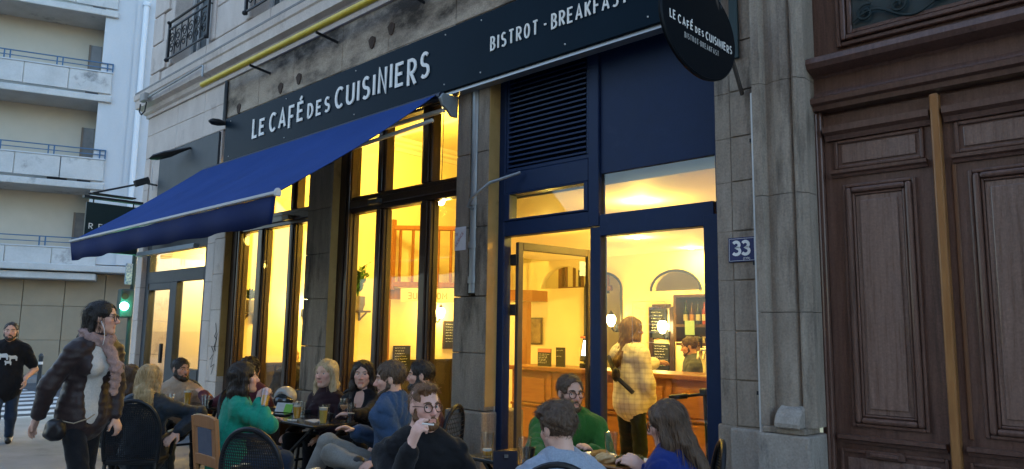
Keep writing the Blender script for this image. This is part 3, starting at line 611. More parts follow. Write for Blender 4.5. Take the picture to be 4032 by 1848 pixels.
mb = MB(); mb.prism([(yf - .02, 2.583), (yf + .02, 2.583), (yf + .02, 2.607), (yf, 2.616), (yf - .02, 2.61)], lambda y, z: (xa, y, z), lambda y, z: (xb, y, z)); mb.build('front_bar', mat('bar_grey', (.42, .43, .44), (.36, .37, .38), 8, .45), AW, bevel=.006)
mb = MB(); mb.prism([(yf - .03, 2.565), (yf + .025, 2.565), (yf + .03, 2.605), (yf + .01, 2.635), (yf - .02, 2.63), (yf - .035, 2.60)], lambda y, z: (xb, y, z), lambda y, z: (xb + .025, y, z)); mb.build('bar_end_cap', white_metal, AW, bevel=.008)
MB().tube([(xa, -.19, 3.76), (xb + .05, -.19, 3.76)], .045, 14).build('roller', navy_dark, AW, smooth=True)
MB().box(xa, xb + .02, -.16, -.12, 3.62, 3.66).build('torsion_bar', white_metal, AW, bevel=.006)
for x in (xb + .03, -7.6, xa + .05):
    mb = MB(); mb.prism([(-.004, 3.58), (-.08, 3.58), (-.13, 3.63), (-.20, 3.67), (-.235, 3.74), (-.20, 3.79), (-.12, 3.79), (-.004, 3.80)], lambda y, z: (x, y, z), lambda y, z: (x + .04, y, z)); mb.build('roller_bracket', zinc, AW, bevel=.012, seg=2)
for x, ex in ((xb - .1, -6.9), (xa + .2, -8.6)):
    mb = MB().bar((x, -.17, 3.56), (ex, -.95, 3.10), .035, .035); mb.build('folding_arm', white_metal, AW, bevel=.008)
    mb = MB().bar((ex, -.95, 3.09), (x - .05 * (1 if x > -7 else -1), yf + .04, 2.565), .032, .03); mb.build('folding_arm', white_metal, AW, bevel=.008)
    MB().ball((ex, -.95, 3.095), .032).build('arm_elbow', white_metal, AW, smooth=True)
# ---- yellow tube lamp under the cornice
YT = thing('tube_light', 'long yellow painted tube on brackets under the stone cornice', 'tube light', (-6.3, -.30, 5.0))
MB().tube([(-10.33, -.30, 5.02), (-2.2, -.30, 5.02)], .038, 16).build('tube', yellow_paint, YT, smooth=True)
for x in (-8.9, -7.3, -5.7, -4.1): MB().bar((x, .0, 4.93), (x, -.30, 4.965), .014, .03).build('bracket', iron_black, YT)
MB().box(-10.25, -2.2, -.26, -.2, 5.075, 5.105).build('shadow_strip', steel_dark, YT)  # dark strip put in for the shadow under the cornice
# ---- small black lamps on the wall
def flood(p, q, w, label):
    t = thing('wall_lamp', label, 'wall lamp', q, 'black wall lamps')
    p, q = Vector(p), Vector(q); mb = MB(); d = (p - q); L = d.length; d.normalize(); up = Vector((0, 0, 1)); sd = d.cross(up).normalized(); nn = sd.cross(d)
    V = []
    for a, ww, hh in ((0, .02, .02), (.25, w * .5, .03), (.55, w, .05), (.85, w * .9, .045), (1, w * .3, .015)):
        c = q + d * L * a
        for k in range(10): an = 2 * math.pi * k / 10; V.append(c + sd * ww * math.cos(an) + nn * hh * math.sin(an))
    mb.add(V, [(i * 10 + k, i * 10 + (k + 1) % 10, (i + 1) * 10 + (k + 1) % 10, (i + 1) * 10 + k) for i in range(4) for k in range(10)] + [tuple(range(40, 50))])
    mb.build('lamp_head', iron_black, t, smooth=True); MB().tube([q, (q.x, .0, q.z)], .015, 6).build('arm', iron_black, t); return t
flood((-11.75, -.42, 4.13), (-11.2, -.06, 4.28), .10, 'black flood lamp jutting out over the grey shop fascia')
flood((-9.92, -.34, 4.40), (-9.97, -.02, 4.43), .06, 'small black lamp at the left end of the café sign')
MB().tube([(-12.5, -.03, 4.3), (-12.62, -.06, 4.28), (-12.66, -.05, 4.0), (-12.6, -.04, 3.8)], .006, 5).build('loose_cable', white_metal, B)
# ---- hanging sign of the neighbour
HS = thing('hanging_sign', 'dark square hanging sign with pale letters beyond the awning', 'hanging sign', (-12.8, -.55, 3.3))
MB().box(-12.83, -12.77, -.95, -.15, 2.72, 3.50).build('sign_panel', mat('sign_green', (.008, .022, .022), None, rough=.5), HS, bevel=.004)
fh = lambda a, b, c: Vector((-12.768 + c, a, b))
letters('REX', -.90, 3.07, .095, 1.0, .012, .03, fh, 'letter', letter_white, HS, fit=.34)
MB().box(-12.86, -12.74, -1.0, -.12, 3.56, 3.60).build('light_bar', iron_black, HS); MB().box(-12.9, -12.70, -.90, -.25, 3.635, 3.65).build('light_bar', iron_black, HS)
mb = MB(); mb.tube([(-12.8, -.93, 3.63), (-12.72, -.3, 3.86), (-12.6, -.10, 3.92)], .016, 6); mb.tube([(-12.8, -.85, 3.5), (-12.8, -.85, 3.58)], .01, 6); mb.tube([(-12.8, -.25, 3.5), (-12.8, -.25, 3.58)], .01, 6); mb.tube([(-12.62, -.12, 3.9), (-12.45, -.036, 3.86)], .016, 6); mb.build('sign_bracket', iron_black, HS)
MB().obox((-12.66, -.2, 3.92), (.1, .9, .42), (1, 0, 0), (0, -.4, .9), .11, .05, .055).build('spot_lamp', iron_black, HS, bevel=.01)
# ---- oval projecting sign
OS = thing('oval_sign', 'black oval projecting sign with café name, hung from wall bracket', 'hanging sign', (-2.2, -.6, 3.44))
el = [(-.63 + .447 * math.cos(t), 3.45 + .31 * math.sin(t)) for t in np.linspace(0, 2 * math.pi, 56, endpoint=False)]
el_m = mat('sign_black', (.0035, .006, .009), (.0045, .007, .010), 3, .4, spec=.1)
MB().prism(el, lambda a, b: (-2.215, a, b), lambda a, b: (-2.19, a, b)).build('sign_disc', el_m, OS)
MB().tube([(-2.2025, a, b) for a, b in el], .0145, 6, closed=True).build('sign_rim', el_m, OS, smooth=True)
fo = lambda a, b, c: Vector((-2.1885 + c, a, b))
letters('LE', -1.0, 3.40, .058, .74, .0085, .006, fo, 'letter', letter_white, OS, th=.002, fit=.066); letters('CAFÉ', -.908, 3.395, .056, .80, .008, .006, fo, 'letter', letter_white, OS, th=.002, drop=(0, 0, .14, -.05), fit=.175)
letters('DES', -.708, 3.395, .041, .84, .007, .006, fo, 'letter', letter_white, OS, th=.002, fit=.105); letters('CUISINIERS', -.578, 3.39, .056, .80, .008, .006, fo, 'letter', letter_white, OS, th=.002, drop=(0, 0, 0, 0, 0, .04, 0, 0, .14, 0), fit=.345)
letters('BISTROT·BREAKFAST', -.835, 3.325, .036, .66, .0042, .006, fo, 'letter', mat('letter_grey', (.45, .45, .42), None, rough=.6), OS, th=.002, fit=.42)
mb = MB().bar((-2.215, -.04, 3.17), (-2.19, -.62, 3.99), .02, .03); mb.build('strut', mat('strut_brown', (.06, .05, .042), None, rough=.6), OS, bevel=.003)
MB().box(-2.30, -2.235, -.045, -.022, 3.44, 4.1).build('wall_plate', mat('plate_green', (.018, .040, .042), None, rough=.45), OS, bevel=.004)
MB().bar((-2.25, -.02, 4.02), (-2.2, -1.1, 4.02), .03, .03).build('arm', iron_black, OS)
for y in (-.36, -.9):
    zb = 3.45 + .31 * math.sqrt(max(0, 1 - ((y + .63) / .447) ** 2)); k = 0; z = 4.0
    while z > zb - .02:
        pts = [(-2.2 + (.010 * math.cos(t) if k % 2 else 0), y + (0 if k % 2 else .010 * math.cos(t)), z - .02 + .022 * math.sin(t)) for t in np.linspace(0, 2 * math.pi, 9, endpoint=False)]
        MB().tube(pts, .0035, 5, closed=True).build('chain_link', steel_dark, OS); z -= .033; k += 1
# ---- house number, licence notice, awning crank rod
HN = thing('number_plate', 'blue enamel house number plate 33 on the stone pier', 'number plate', (-2.27, -.03, 2.12))
MB().box(-2.35, -2.155, -.034, -.022, 2.035, 2.20).build('plate', mat('enamel_blue', (.008, .018, .10), None, rough=.3, coat=.1), HN, bevel=.004)
fn = lambda a, b, c: Vector((a, -.0345 - c, b))
en = mat('enamel_white', (.78, .78, .76), None, rough=.2)
letters('33', -2.325, 2.075, .105, .95, .020, .006, fn, 'number', en, HN, th=.001, fit=.135)
mb = MB()
for a, b, c, d in ((-2.342, -2.163, 2.043, 2.045), (-2.342, -2.163, 2.190, 2.192), (-2.342, -2.340, 2.046, 2.189), (-2.165, -2.163, 2.046, 2.189)): mb.box(a, b, -.0352, -.034, c, d)
mb.build('plate_border', en, HN); typed('(SYR)', .022, lambda x, y: Vector((-2.245 + x, -.0352, 2.050 + y)), 'plate_print', en, HN)
LN = thing('licence_notice', 'white licence notice with red diagonal lettering stuck on grey pier', 'notice', (-5.07, -.01, 2.4))
MB().box(-5.135, -4.985, -.006, -.0015, 2.30, 2.52).build('paper', mat('paper_white', (.66, .66, .68), (.58, .58, .60), 12, .6), LN)
red = mat('print_red', (.28, .03, .04), None, rough=.6)
mb = MB(); mb.prism([(-5.135, 2.335), (-5.0, 2.50), (-4.985, 2.50), (-4.985, 2.492), (-5.13, 2.31), (-5.135, 2.315)], lambda x, z: (x, -.0075, z), lambda x, z: (x, -.0062, z)); mb.build('print_band', mat('band_pale', (.62, .56, .56), None, rough=.6), LN)
ca, sa = math.cos(R(50)), math.sin(R(50))
typed('LICENCE', .042, lambda x, y: Vector((-5.122 + x * ca - y * sa + .012, -.0085, 2.335 + x * sa + y * ca)), 'notice_print', red, LN, sx=.95)
typed('IV', .05, lambda x, y: Vector((-5.13 + x, -.0078, 2.435 + y)), 'notice_print', red, LN)
RD = tag(MB().tube([(-4.87, -.03, 2.67), (-4.86, -.10, 2.68), (-4.78, -.13, 2.75), (-4.6, -.08, 2.87), (-4.40, .10, 2.965)], .014, 8).build('awning_crank', zinc, smooth=True), 'pale bent rod sticking out from the rain pipe beside the entrance', 'rod')
# ---- traffic light, bollards, street sign
TL = thing('traffic_light', 'low green traffic light on pole at the crossing', 'traffic light', (-15.0, .5, -.13))
pole_m = mat('pole_green', (.02, .035, .04), None, rough=.5)
MB().tube([(-15.0, .6, -.13), (-15.0, .6, 3.2)], .045, 12).build('pole', pole_m, TL, smooth=True)
MB().box(-15.13, -14.9, .38, .62, 1.72, 2.26).build('signal_box', pole_m, TL, bevel=.03, seg=2)
gl = lampm('green_lens', (.15, 1.0, .55), 14)
MB().tube([(-14.88, .44, 1.935), (-14.93, .455, 1.935)], .075, 16).build('green_lens', gl, TL)
MB().tube([(-14.86, .435, 2.12), (-14.93, .455, 2.12)], .06, 16).build('dark_lens', mat('lens_dark', (.03, .012, .01), None, rough=.2), TL)
pl_ = bpy.data.lights.new('green_glow', 'POINT'); pl_.energy = 4; pl_.color = (.12, 1, .5); pl_.shadow_soft_size = .08; po = bpy.data.objects.new('green_glow', pl_); COL.objects.link(po); po.location = (-14.75, .36, 1.935); po.parent = TL; po.location = Vector((-14.75, .36, 1.935)) - TL.location
MB().box(-15.02, -14.97, .45, .80, 2.35, 2.75).build('blue_panel', mat('sign_blue', (.02, .06, .22), (.5, .5, .5), 26, .4), TL, bevel=.004)
for i, (x, y) in enumerate(((-19.6, .35), (-16.2, .9), (-22.8, .2))):
    t = thing('bollard', ('grey steel bollard beside the zebra crossing' if i == 0 else 'grey steel bollard near the traffic light pole' if i == 1 else 'grey steel bollard furthest across the side street'), 'bollard', (x, y, -.13), 'steel bollards at the crossing')
    MB().lathe([(.045, 0), (.045, .95), (.055, .97), (.055, 1.0), (.03, 1.04), (0, 1.05)], (x, y, -.13), 14).build('post', steel_dark, t, smooth=True); MB().lathe([(.048, .80), (.048, .86)], (x, y, -.13), 14).build('band', mat('band_white', (.6, .6, .6), None, rough=.5), t)

# ================================================================== inside the café
def st(o): o['kind'] = 'structure'; return o
st(MB().box(-10.2, -2.2, .25, 6.7, -.02, .015).build('floor', floor_in))
st(MB().box(-10.22, -10.15, .262, 6.7, .0, 5.0).build('wall', plaster)); st(MB().box(-10.15, -2.2, 6.6, 6.7, 0, 5.0).build('wall', plaster)); st(MB().box(-2.28, -2.2, .5, 6.7, 0, 5.0).build('wall', plaster))
st(MB().box(-10.15, -2.2, .5, 6.6, 4.86, 4.98).build('ceiling', plaster_white))
st(MB().box(-9.92, -2.44, .5, .54, 3.96, 5.0).build('wall', plaster))
# coving and a flat pilaster on the side wall, low panelling
cv = mat('coving_m', (.80, .74, .56), None, rough=.7)
cvw = st(MB().prism([(-10.15, 4.86), (-9.95, 4.86), (-9.97, 4.81), (-10.04, 4.79), (-10.05, 4.75), (-10.11, 4.72), (-10.12, 4.66), (-10.15, 4.65)], lambda x, z: (x, .54, z), lambda x, z: (x, 6.6, z)).build('coving', cv))
st(MB().box(-10.15, -10.02, 1.9, 2.665, 0, 4.64).build('wall_pilaster', plaster))
wp = None
for i in range(14):
    y = .55 + i * .43
    if 1.85 < y < 2.6: continue
    if wp is None: wp = st(MB().box(-10.149, -10.115, y, y + .42, .0, 1.02).build('wainscot_panel', wainscot_m, bevel=.006)); y_ = y
    else: inst(wp, None, (0, y - y_, 0))
st(MB().box(-10.149, -10.10, .52, 6.6, 1.022, 1.06).build('dado_rail', wainscot_m)); st(MB().box(-10.02, -10.0, 1.9, 2.665, 0, 1.05).build('wainscot_panel', wainscot_m))
# low ceiling over the bar, with its upstand
low = [(-5.05, .30), (-2.28, .30), (-2.28, 6.6), (-8.3, 6.6), (-8.3, 3.55)]
st(MB().prism(low, lambda x, y: (x, y, 2.78), lambda x, y: (x, y, 3.0)).build('low_ceiling', plaster_white))
st(MB().add([(-5.05, .30, 3.0), (-8.3, 3.55, 3.0), (-8.3, 3.55, 4.86), (-5.05, .30, 4.86), (-5.0, .35, 3.0), (-8.25, 3.6, 3.0), (-8.25, 3.6, 4.86), (-5.0, .35, 4.86)], [(0, 1, 2, 3), (7, 6, 5, 4), (0, 4, 5, 1), (3, 2, 6, 7)]).build('wall', plaster))
# bar back wall with arches
WY = 5.0
def archwall(x0, x1, zt, arches):
    mb = MB(); y0, y1 = WY, WY + .12; xs = x0
    def qd(a, b, c, d): mb.box(a, b, y0, y1, c, d)
    for (c, r, zs, zb) in arches:
        qd(xs, c - r, .02, zt); n = 14
        if zb > .03: qd(c - r, c + r, .02, zb)
        pts = [(c - r * math.cos(math.pi * i / n), zs + r * .72 * math.sin(math.pi * i / n)) for i in range(n + 1)]
        for (a, b), (p, q) in zip(pts[:-1], pts[1:]):
            mb.add([(a, y0, b), (p, y0, q), (p, y0, zt), (a, y0, zt), (a, y1, b), (p, y1, q), (p, y1, zt), (a, y1, zt)], [(0, 1, 2, 3), (7, 6, 5, 4), (0, 4, 5, 1)])
        xs = c + r
    qd(xs, x1, .02, zt); return mb
aw = st(archwall(-9.4, -2.28, 2.78, ((-7.95, .52, 2.30, 2.30), (-7.13, .36, 2.26, .9), (-5.80, .42, 2.20, 2.20))).build('bar_wall', plaster_white))
blk = iron_black
for c, r, zs, zb in ((-7.13, .36, 2.26, .9), (-5.80, .42, 2.20, 2.20)):
    pts = [(c + r * math.cos(t), WY - .01, zs + r * .72 * math.sin(t)) for t in np.linspace(0, math.pi, 18)]
    if zb < zs - .1: pts = [(c + r, WY - .01, zb)] + pts + [(c - r, WY - .01, zb)]
    tag(MB().tube(pts, .02, 6).build('arch_trim', blk, smooth=True), 'black metal trim round the tall arch behind the bar' if zb < zs - .1 else 'black metal trim round the low half moon arch', 'arch trim')
# balustrade seen through the left arch and the upper landing at the side wall
def balustrade(p, q, z0, z1, n, label):
    t = thing('balustrade', label, 'balustrade', (p[0], p[1], z0)); p, q = Vector((*p, 0)), Vector((*q, 0))
    MB().bar(p + Vector((0, 0, z1)), q + Vector((0, 0, z1)), .07, .08).build('hand_rail', pine_wood, t, bevel=.012, seg=2); MB().bar(p + Vector((0, 0, z0)), q + Vector((0, 0, z0)), .07, .09).build('bottom_rail', pine_wood, t, bevel=.008)
    MB().bar(p + Vector((0, 0, z0 - .1)), p + Vector((0, 0, z1 + .14)), .09, .09, (1, 0, 0)).build('newel_post', pine_wood, t, bevel=.01)
    for i in range(n):
        c = p + (q - p) * ((i + .6) / n); MB().bar(c + Vector((0, 0, z0 + .046)), c + Vector((0, 0, z1 - .041)), .035, .05, (1, 0, 0)).build('baluster', pine_wood, t, bevel=.006)
    return t
balustrade((-10.0, 2.95), (-8.6, 4.28), 2.32, 3.28, 9, 'pine balustrade of the upper landing seen through the window')
LD = thing('landing', 'raised wooden landing with banner on its edge beyond the window', 'landing', (-9.3, 4, 0))
land = [(-10.14, 2.86), (-8.55, 4.37), (-8.31, 4.6), (-8.31, 6.59), (-10.14, 6.59)]
MB().prism(land, lambda x, y: (x, y, 2.08), lambda x, y: (x, y, 2.26)).build('deck', pine_wood, LD)
MB().bar((-10.09, 2.93, .0), (-10.09, 2.93, 2.07), .11, .11, (1, 0, 0)).build('post', pine_wood, LD, bevel=.008)
MB().bar((-8.42, 4.6, .0), (-8.42, 4.6, 2.07), .11, .11, (1, 0, 0)).build('post', pine_wood, LD, bevel=.008)
BN = thing('banner', 'pale paper banner with reversed lettering along the landing edge', 'banner', (-9.4, 3.5, 2.0))
bu = Vector((.725, .688, 0)); bn_ = Vector((.688, -.725, 0)); b0 = Vector((-9.86, 3.045, 0))
mb = MB(); pts = [(0, 2.03), (.4, 2.05), (.7, 2.02), (.9, 2.04), (1.5, 1.99), (1.5, 2.21), (.9, 2.27), (.6, 2.25), (.3, 2.26), (0, 2.25)]
mb.prism(pts, lambda a, z: b0 + bu * a + bn_ * .02 + Vector((0, 0, z)), lambda a, z: b0 + bu * a + bn_ * .012 + Vector((0, 0, z))); mb.build('paper', mat('banner_paper', (.80, .66, .42), None, rough=.7), BN)
letters('MOSAIQUE', 0, 2.075, .115, .9, .016, .012, lambda a, z, c: b0 + bu * (.78 - a) + bn_ * (.0205 + c) + Vector((0, 0, z)), 'letter', mat('banner_ink', (.45, .28, .10), None, rough=.7), BN, th=.001, fit=.66)
balustrade((-8.5, 5.6), (-7.4, 5.6), 2.32, 2.9, 6, 'short balustrade seen through the arch behind the bar')
# chairs stacked up on the landing
for i, (x, y, lb) in enumerate(((-9.25, 4.5, 'dark chair on the upper landing behind the balustrade'), (-8.0, 5.9, 'dark chair standing behind the left arch'))):
    t = thing('chair', lb, 'chair', (x, y, 2.27)); cm = timber_dark
    MB().box(x - .2, x + .2, y - .2, y + .2, 2.70, 2.74).build('seat', cm, t, bevel=.01)
    for a in (-.18, .18):
        for b in (-.18, .18): MB().bar((x + a, y + b, 2.265), (x + a, y + b, 2.70 if b < 0 else 3.12), .035, .035, (1, 0, 0)).build('leg', cm, t)
    MB().box(x - .2, x + .2, y + .17, y + .20, 2.9, 3.1).build('backrest', cm, t, bevel=.01)
# bar counter
BC = thing('bar_counter', 'wooden panelled bar counter inside the café', 'bar counter', (-5.5, 3.2, 0))
MB().box(-7.2, -2.9, 2.98, 3.55, .0, 1.04).build('counter_body', bar_wood, BC); MB().box(-7.25, -2.85, 2.90, 3.60, 1.042, 1.10).build('counter_top', pine_wood, BC, bevel=.012, seg=2)
for i in range(7):
    x = -7.15 + i * .61
    MB().box(x, x + .07, 2.955, 2.98, .02, 1.03).build('stile', bar_wood, BC, bevel=.006); MB().box(x + .12, x + .56, 2.962, 2.98, .14, .55).build('panel', bar_wood, BC, bevel=.014, seg=2); MB().box(x + .12, x + .56, 2.962, 2.98, .62, .95).build('panel', bar_wood, BC, bevel=.014, seg=2)
MB().box(-7.2, -2.9, 2.945, 2.979, .57, .605).build('mid_rail', pine_wood, BC, bevel=.006)
# beer tap, bottle, menus, till screen on the counter
TP = thing('beer_tap', 'steel beer tap column on the bar by the barman', 'beer tap', (-4.25, 3.15, 1.1)); steel = mat('steel', (.55, .54, .52), None, rough=.25, metal=.9)
for dx in (-.07, .0, .07): MB().tube([(-4.25 + dx, 3.1, 1.38), (-4.25 + dx, 3.02, 1.36), (-4.25 + dx, 3.0, 1.28)], .012, 8).build('spout', steel, TP, smooth=True); MB().tube([(-4.25 + dx, 3.1, 1.38), (-4.25 + dx, 3.08, 1.52)], [.010, .018], 8).build('tap_handle', iron_black, TP, smooth=True)
MB().tube([(-4.33, 3.12, 1.38), (-4.17, 3.12, 1.38)], .04, 12).build('tap_bar', steel, TP, smooth=True); MB().tube([(-4.25, 3.12, 1.10), (-4.25, 3.12, 1.36)], .035, 12).build('column', steel, TP, smooth=True)
tag(MB().lathe([(.0, 0), (.032, 0), (.034, .13), (.02, .15), (.012, .17), (.004, .22), (0, .22)], (-5.03, 3.1, 1.102), 14).build('sauce_bottle', mat('sauce_white', (.8, .76, .66), None, rough=.4), smooth=True), 'white squeeze bottle standing on the bar', 'bottle')
def board(name, x0, x1, y, z0, z1, label, cat='chalkboard', top=None, lines=6, axis='x', col=black_board, wood=None):
    t = thing(name, label, cat, (x0, y, z0))
    if axis == 'x': f = lambda a, z, c: Vector((x0 + a, y - c, z))
    else: f = lambda a, z, c: Vector((x0 + c, y + a, z))
    w = x1 - x0 if axis == 'x' else x1
    MB().prism([(0, z0), (w, z0), (w, z1), (0, z1)], lambda a, z: f(a, z, .0), lambda a, z: f(a, z, .02)).build('board', col, t)
    if top: MB().prism([(0, z1 - .05), (w, z1 - .05), (w, z1), (0, z1)], lambda a, z: f(a, z, .0205), lambda a, z: f(a, z, .022)).build('heading', top, t)
    if wood:
        for a, b, c, d in ((-.02, 0, z0 - .02, z1 + .02), (w, w + .02, z0 - .02, z1 + .02), (0, w, z1, z1 + .02), (0, w, z0 - .02, z0)): MB().prism([(a, c), (b, c), (b, d), (a, d)], lambda q, z: f(q, z, .0), lambda q, z: f(q, z, .03)).build('frame', wood, t)
    rs = random.Random(len(label))
    for i in range(lines):
        z = z1 - (.075 if top else .04) - (z1 - z0 - .1) * i / lines; a = w * .08
        mb = MB()
        while a < w * rs.uniform(.6, .92):
            wl = rs.uniform(.015, .05); n = max(3, int(wl / .006)); ribbon(mb, [(a + wl * k / n, z + rs.uniform(-.006, .006)) for k in range(n + 1)], .004, f, .0225, .0004); a += wl + .012
        if mb.v: mb.build('chalk_writing', chalk, t)
    return t
pinkm = mat('menu_pink', (.70, .22, .18), None, rough=.6)
board('menu_board', -6.73, -6.50, 3.0, 1.105, 1.34, 'chalk menu with a red heading on the bar', 'menu', pinkm, 6)
board('menu_board', -6.45, -6.30, 3.05, 1.105, 1.36, 'narrow dark card standing on the bar beside the red headed menu', 'menu', None, 2)
board('chalkboard', -6.16, -5.90, WY - .03, 1.0, 1.42, 'chalkboard of handwritten lines on the wall behind the bar', lines=8)
board('chalkboard', -6.22, -5.93, WY - .03, 1.50, 1.92, 'chalkboard above another chalkboard behind the bar', lines=7)
board('chalkboard', -10.09, .36, 3.10, .88, 1.30, 'chalkboard leaning by the landing post, seen through window', lines=7, axis='y')
board('chalkboard', -10.13, .42, 4.25, 1.26, 1.72, 'framed chalkboard on the wall right of the glowing wall lamp', lines=7, axis='y', wood=timber_dark)
POS = thing('till_screen', 'till with lit screen and orange cable on the bar', 'till', (-6.0, 3.2, 1.1))
MB().obox((-5.98, 3.2, 1.36), (1, 0, 0), (0, .25, .97), (0, -.97, .25), .16, .18, .02).build('screen_body', iron_black, POS, bevel=.01); MB().obox((-6.03, 3.174, 1.36), (1, 0, 0), (0, .25, .97), (0, -.97, .25), .08, .10, .003).build('screen', lampm('screen_glow', (.75, .95, 1.0), 2.2), POS)
MB().tube([(-6.12, 3.15, 1.50), (-5.95, 3.14, 1.50), (-5.90, 3.14, 1.46), (-5.86, 3.14, 1.32), (-5.84, 3.14, 1.28)], .014, 8).build('orange_cable', mat('cable_orange', (.55, .10, .05), None, rough=.4), POS, smooth=True); MB().box(-6.15, -5.8, 3.15, 3.3, 1.10, 1.16).build('base', iron_black, POS, bevel=.01)
# bottle shelf and fridge door frame at the right
BS = thing('bottle_shelf', 'dark wall shelf of bottles above the barman', 'shelf', (-5.3, 4.8, 1.5)); sh = mat('shelf_wood', (.10, .05, .025), None, rough=.5)
MB().box(-5.66, -4.6, 4.97, 4.995, 1.45, 2.12).build('back', sh, BS); MB().box(-5.66, -5.62, 4.70, 4.97, 1.45, 2.12).build('side', sh, BS); MB().box(-5.62, -4.6, 4.70, 4.97, 1.66, 1.70).build('shelf', sh, BS); MB().box(-5.62, -4.6, 4.70, 4.97, 2.08, 2.12).build('top', sh, BS); MB().box(-5.62, -4.6, 4.70, 4.97, 1.40, 1.44).build('shelf', sh, BS)
rb = random.Random(4)
bcols = [((.02, .04, .02), 'green'), ((.10, .03, .01), 'brown'), ((.02, .03, .10), 'blue'), ((.45, .06, .03), 'red'), ((.35, .22, .08), 'amber'), ((.03, .03, .03), 'black')]
nth = ['first', 'second', 'third', 'fourth', 'fifth', 'sixth', 'seventh', 'eighth']
for i in range(7):
    c, nm = bcols[i % 6]; x = -5.54 + i * .10; t = thing('bottle', '%s bottle, %s from left on the upper shelf behind the bar' % (nm, nth[i]), 'bottle', (x, 4.84, 1.70), 'bottles on the bar shelf')
    MB().lathe([(0, .0), (.036, 0), (.036, .19), (.014, .24), (.013, .31), (0, .31)], (x, 4.84, 1.702), 12).build('glass_body', mat('bottle_' + nm, c, None, rough=.12), t, smooth=True); MB().lathe([(.037, .05), (.037, .14)], (x, 4.84, 1.702), 12).build('paper_label', mat('bottle_label%d' % (i % 3), ((.7, .65, .5), (.6, .3, .1), (.7, .7, .7))[i % 3], None, rough=.6), t, smooth=True)
tag(MB().box(-5.47, -5.32, 4.690, 4.697, 1.55, 1.75).build('price_card', mat('card_green', (.40, .66, .55), None, rough=.6), None), 'pale green card taped to the bottle shelf', 'card')
dfm = thing('doorway', 'dark framed doorway lit white behind the bar', 'doorway', (-5.9, WY, 0))
for a, b, c, d in ((-6.24, -6.18, .02, 1.96), (-5.88, -5.82, .02, 1.96), (-6.18, -5.88, 1.94, 2.0)): MB().box(a, b, WY - .05, WY - .001, c, d).build('frame', timber_dark, dfm)
# coffee machine, frames and stacked cups fill the bar
CM = thing('coffee_machine', 'steel coffee machine at the right of the bar', 'coffee machine', (-3.7, 3.3, 1.1))
MB().box(-3.98, -3.42, 3.12, 3.5, 1.13, 1.46).build('machine_body', steel, CM, bevel=.02, seg=2); MB().box(-3.95, -3.45, 3.05, 3.12, 1.38, 1.45).build('brew_head', iron_black, CM, bevel=.008); MB().box(-3.98, -3.42, 3.04, 3.5, 1.102, 1.13).build('drip_tray', iron_black, CM)
for i, (x, z, w_, h_, lb) in enumerate(((-8.75, 1.35, .34, .46, 'framed dark poster left of the arches'), (-5.05, 2.28, .30, .24, 'small framed picture above the bottle shelf'), (-4.1, 1.6, .42, .5, 'framed poster on the wall at the right of the bar'))):
    t = thing('picture_frame', lb, 'picture', (x, WY, z)); MB().box(x, x + w_, WY - .03, WY - .001, z, z + h_).build('frame', timber_dark, t, bevel=.004); MB().box(x + .03, x + w_ - .03, WY - .034, WY - .0302, z + .03, z + h_ - .03).build('print', mat('poster%d' % i, (.35, .25, .12), ((.10, .05, .03), (.55, .42, .2), (.05, .09, .08))[i], 7, .6), t)
for i in range(5):
    x = -5.5 + i * .13; tag(MB().lathe([(0, 0), (.034, 0), (.038, .09), (.035, .09), (.031, .006), (0, .006)], (x, 4.84, 1.442), 14).build('mug', mat('mug_glaze', (.55, .50, .42), None, rough=.3), smooth=True), 'pale mug, %s from left on the lower bar shelf' % nth[i], 'mug', 'mugs on the bar shelf')
# wall lamps, spots, pendant: each with its own light
WARM = (1.0, .68, .115)
def plight(loc, e, par, size=.06, col=WARM):
    l = bpy.data.lights.new('lamp_light', 'POINT'); l.energy = e * .40; l.color = col; l.shadow_soft_size = size
    o = bpy.data.objects.new('lamp_light', l); COL.objects.link(o); o.parent = par; o.location = Vector(loc) - par.location; return o
glow = lampm('lamp_glow', (1.0, .80, .36), 14); glow2 = lampm('spot_glow', (1.0, .86, .5), 40)
def sconce(x, y, z, dx, dy, e, label):
    t = thing('wall_lamp', label, 'wall lamp', (x, y, z), 'lantern wall lamps inside the café')
    c = (x + dx * .16, y + dy * .16, z)
    MB().lathe([(.03, -.09), (.065, -.03), (.075, .03), (.05, .08), (.02, .10)], c, 12).build('globe', glow, t, smooth=True); MB().lathe([(.055, .085), (.03, .12), (.006, .15), (0, .16)], c, 10).build('cap', iron_black, t); MB().tube([(x, y, z - .12), (x + dx * .08, y + dy * .08, z - .17), (c[0], c[1], z - .10)], .014, 6).build('arm', iron_black, t); MB().tube([(x, y, z - .18), (x + dx * .01, y + dy * .01, z - .06)], .03, 8).build('back_plate', iron_black, t)
    plight((x + dx * .30, y + dy * .30, z + .0), e, t, .08); return t
sconce(-10.15, 4.05, 1.88, 1, 0, 26, 'glowing lantern on the wall under the landing banner')
sconce(-10.15, 1.40, 1.92, 1, 0, 26, 'glowing lantern behind the pier, lighting the wall in the left window')
sconce(-6.93, WY + .1, 1.76, 0, -1, 14, 'glowing lantern inside the tall arch behind the bar')
sconce(-5.90, WY - .052, 1.66, 0, -1, 14, 'glowing lantern on the doorway frame behind the bar')
def spot(x, y, z, e, label):
    t = thing('ceiling_spot', label, 'ceiling light', (x, y, z), 'ceiling spots over the bar')
    MB().lathe([(.055, -.012), (.055, 0), (.04, 0), (.04, -.012)], (x, y, z), 14).build('ring', white_metal, t); MB().lathe([(0, -.008), (.04, -.008), (.036, -.014), (0, -.016)], (x, y, z), 14).build('lens', glow2, t)
    plight((x, y, z - .10), e, t, .05); return t
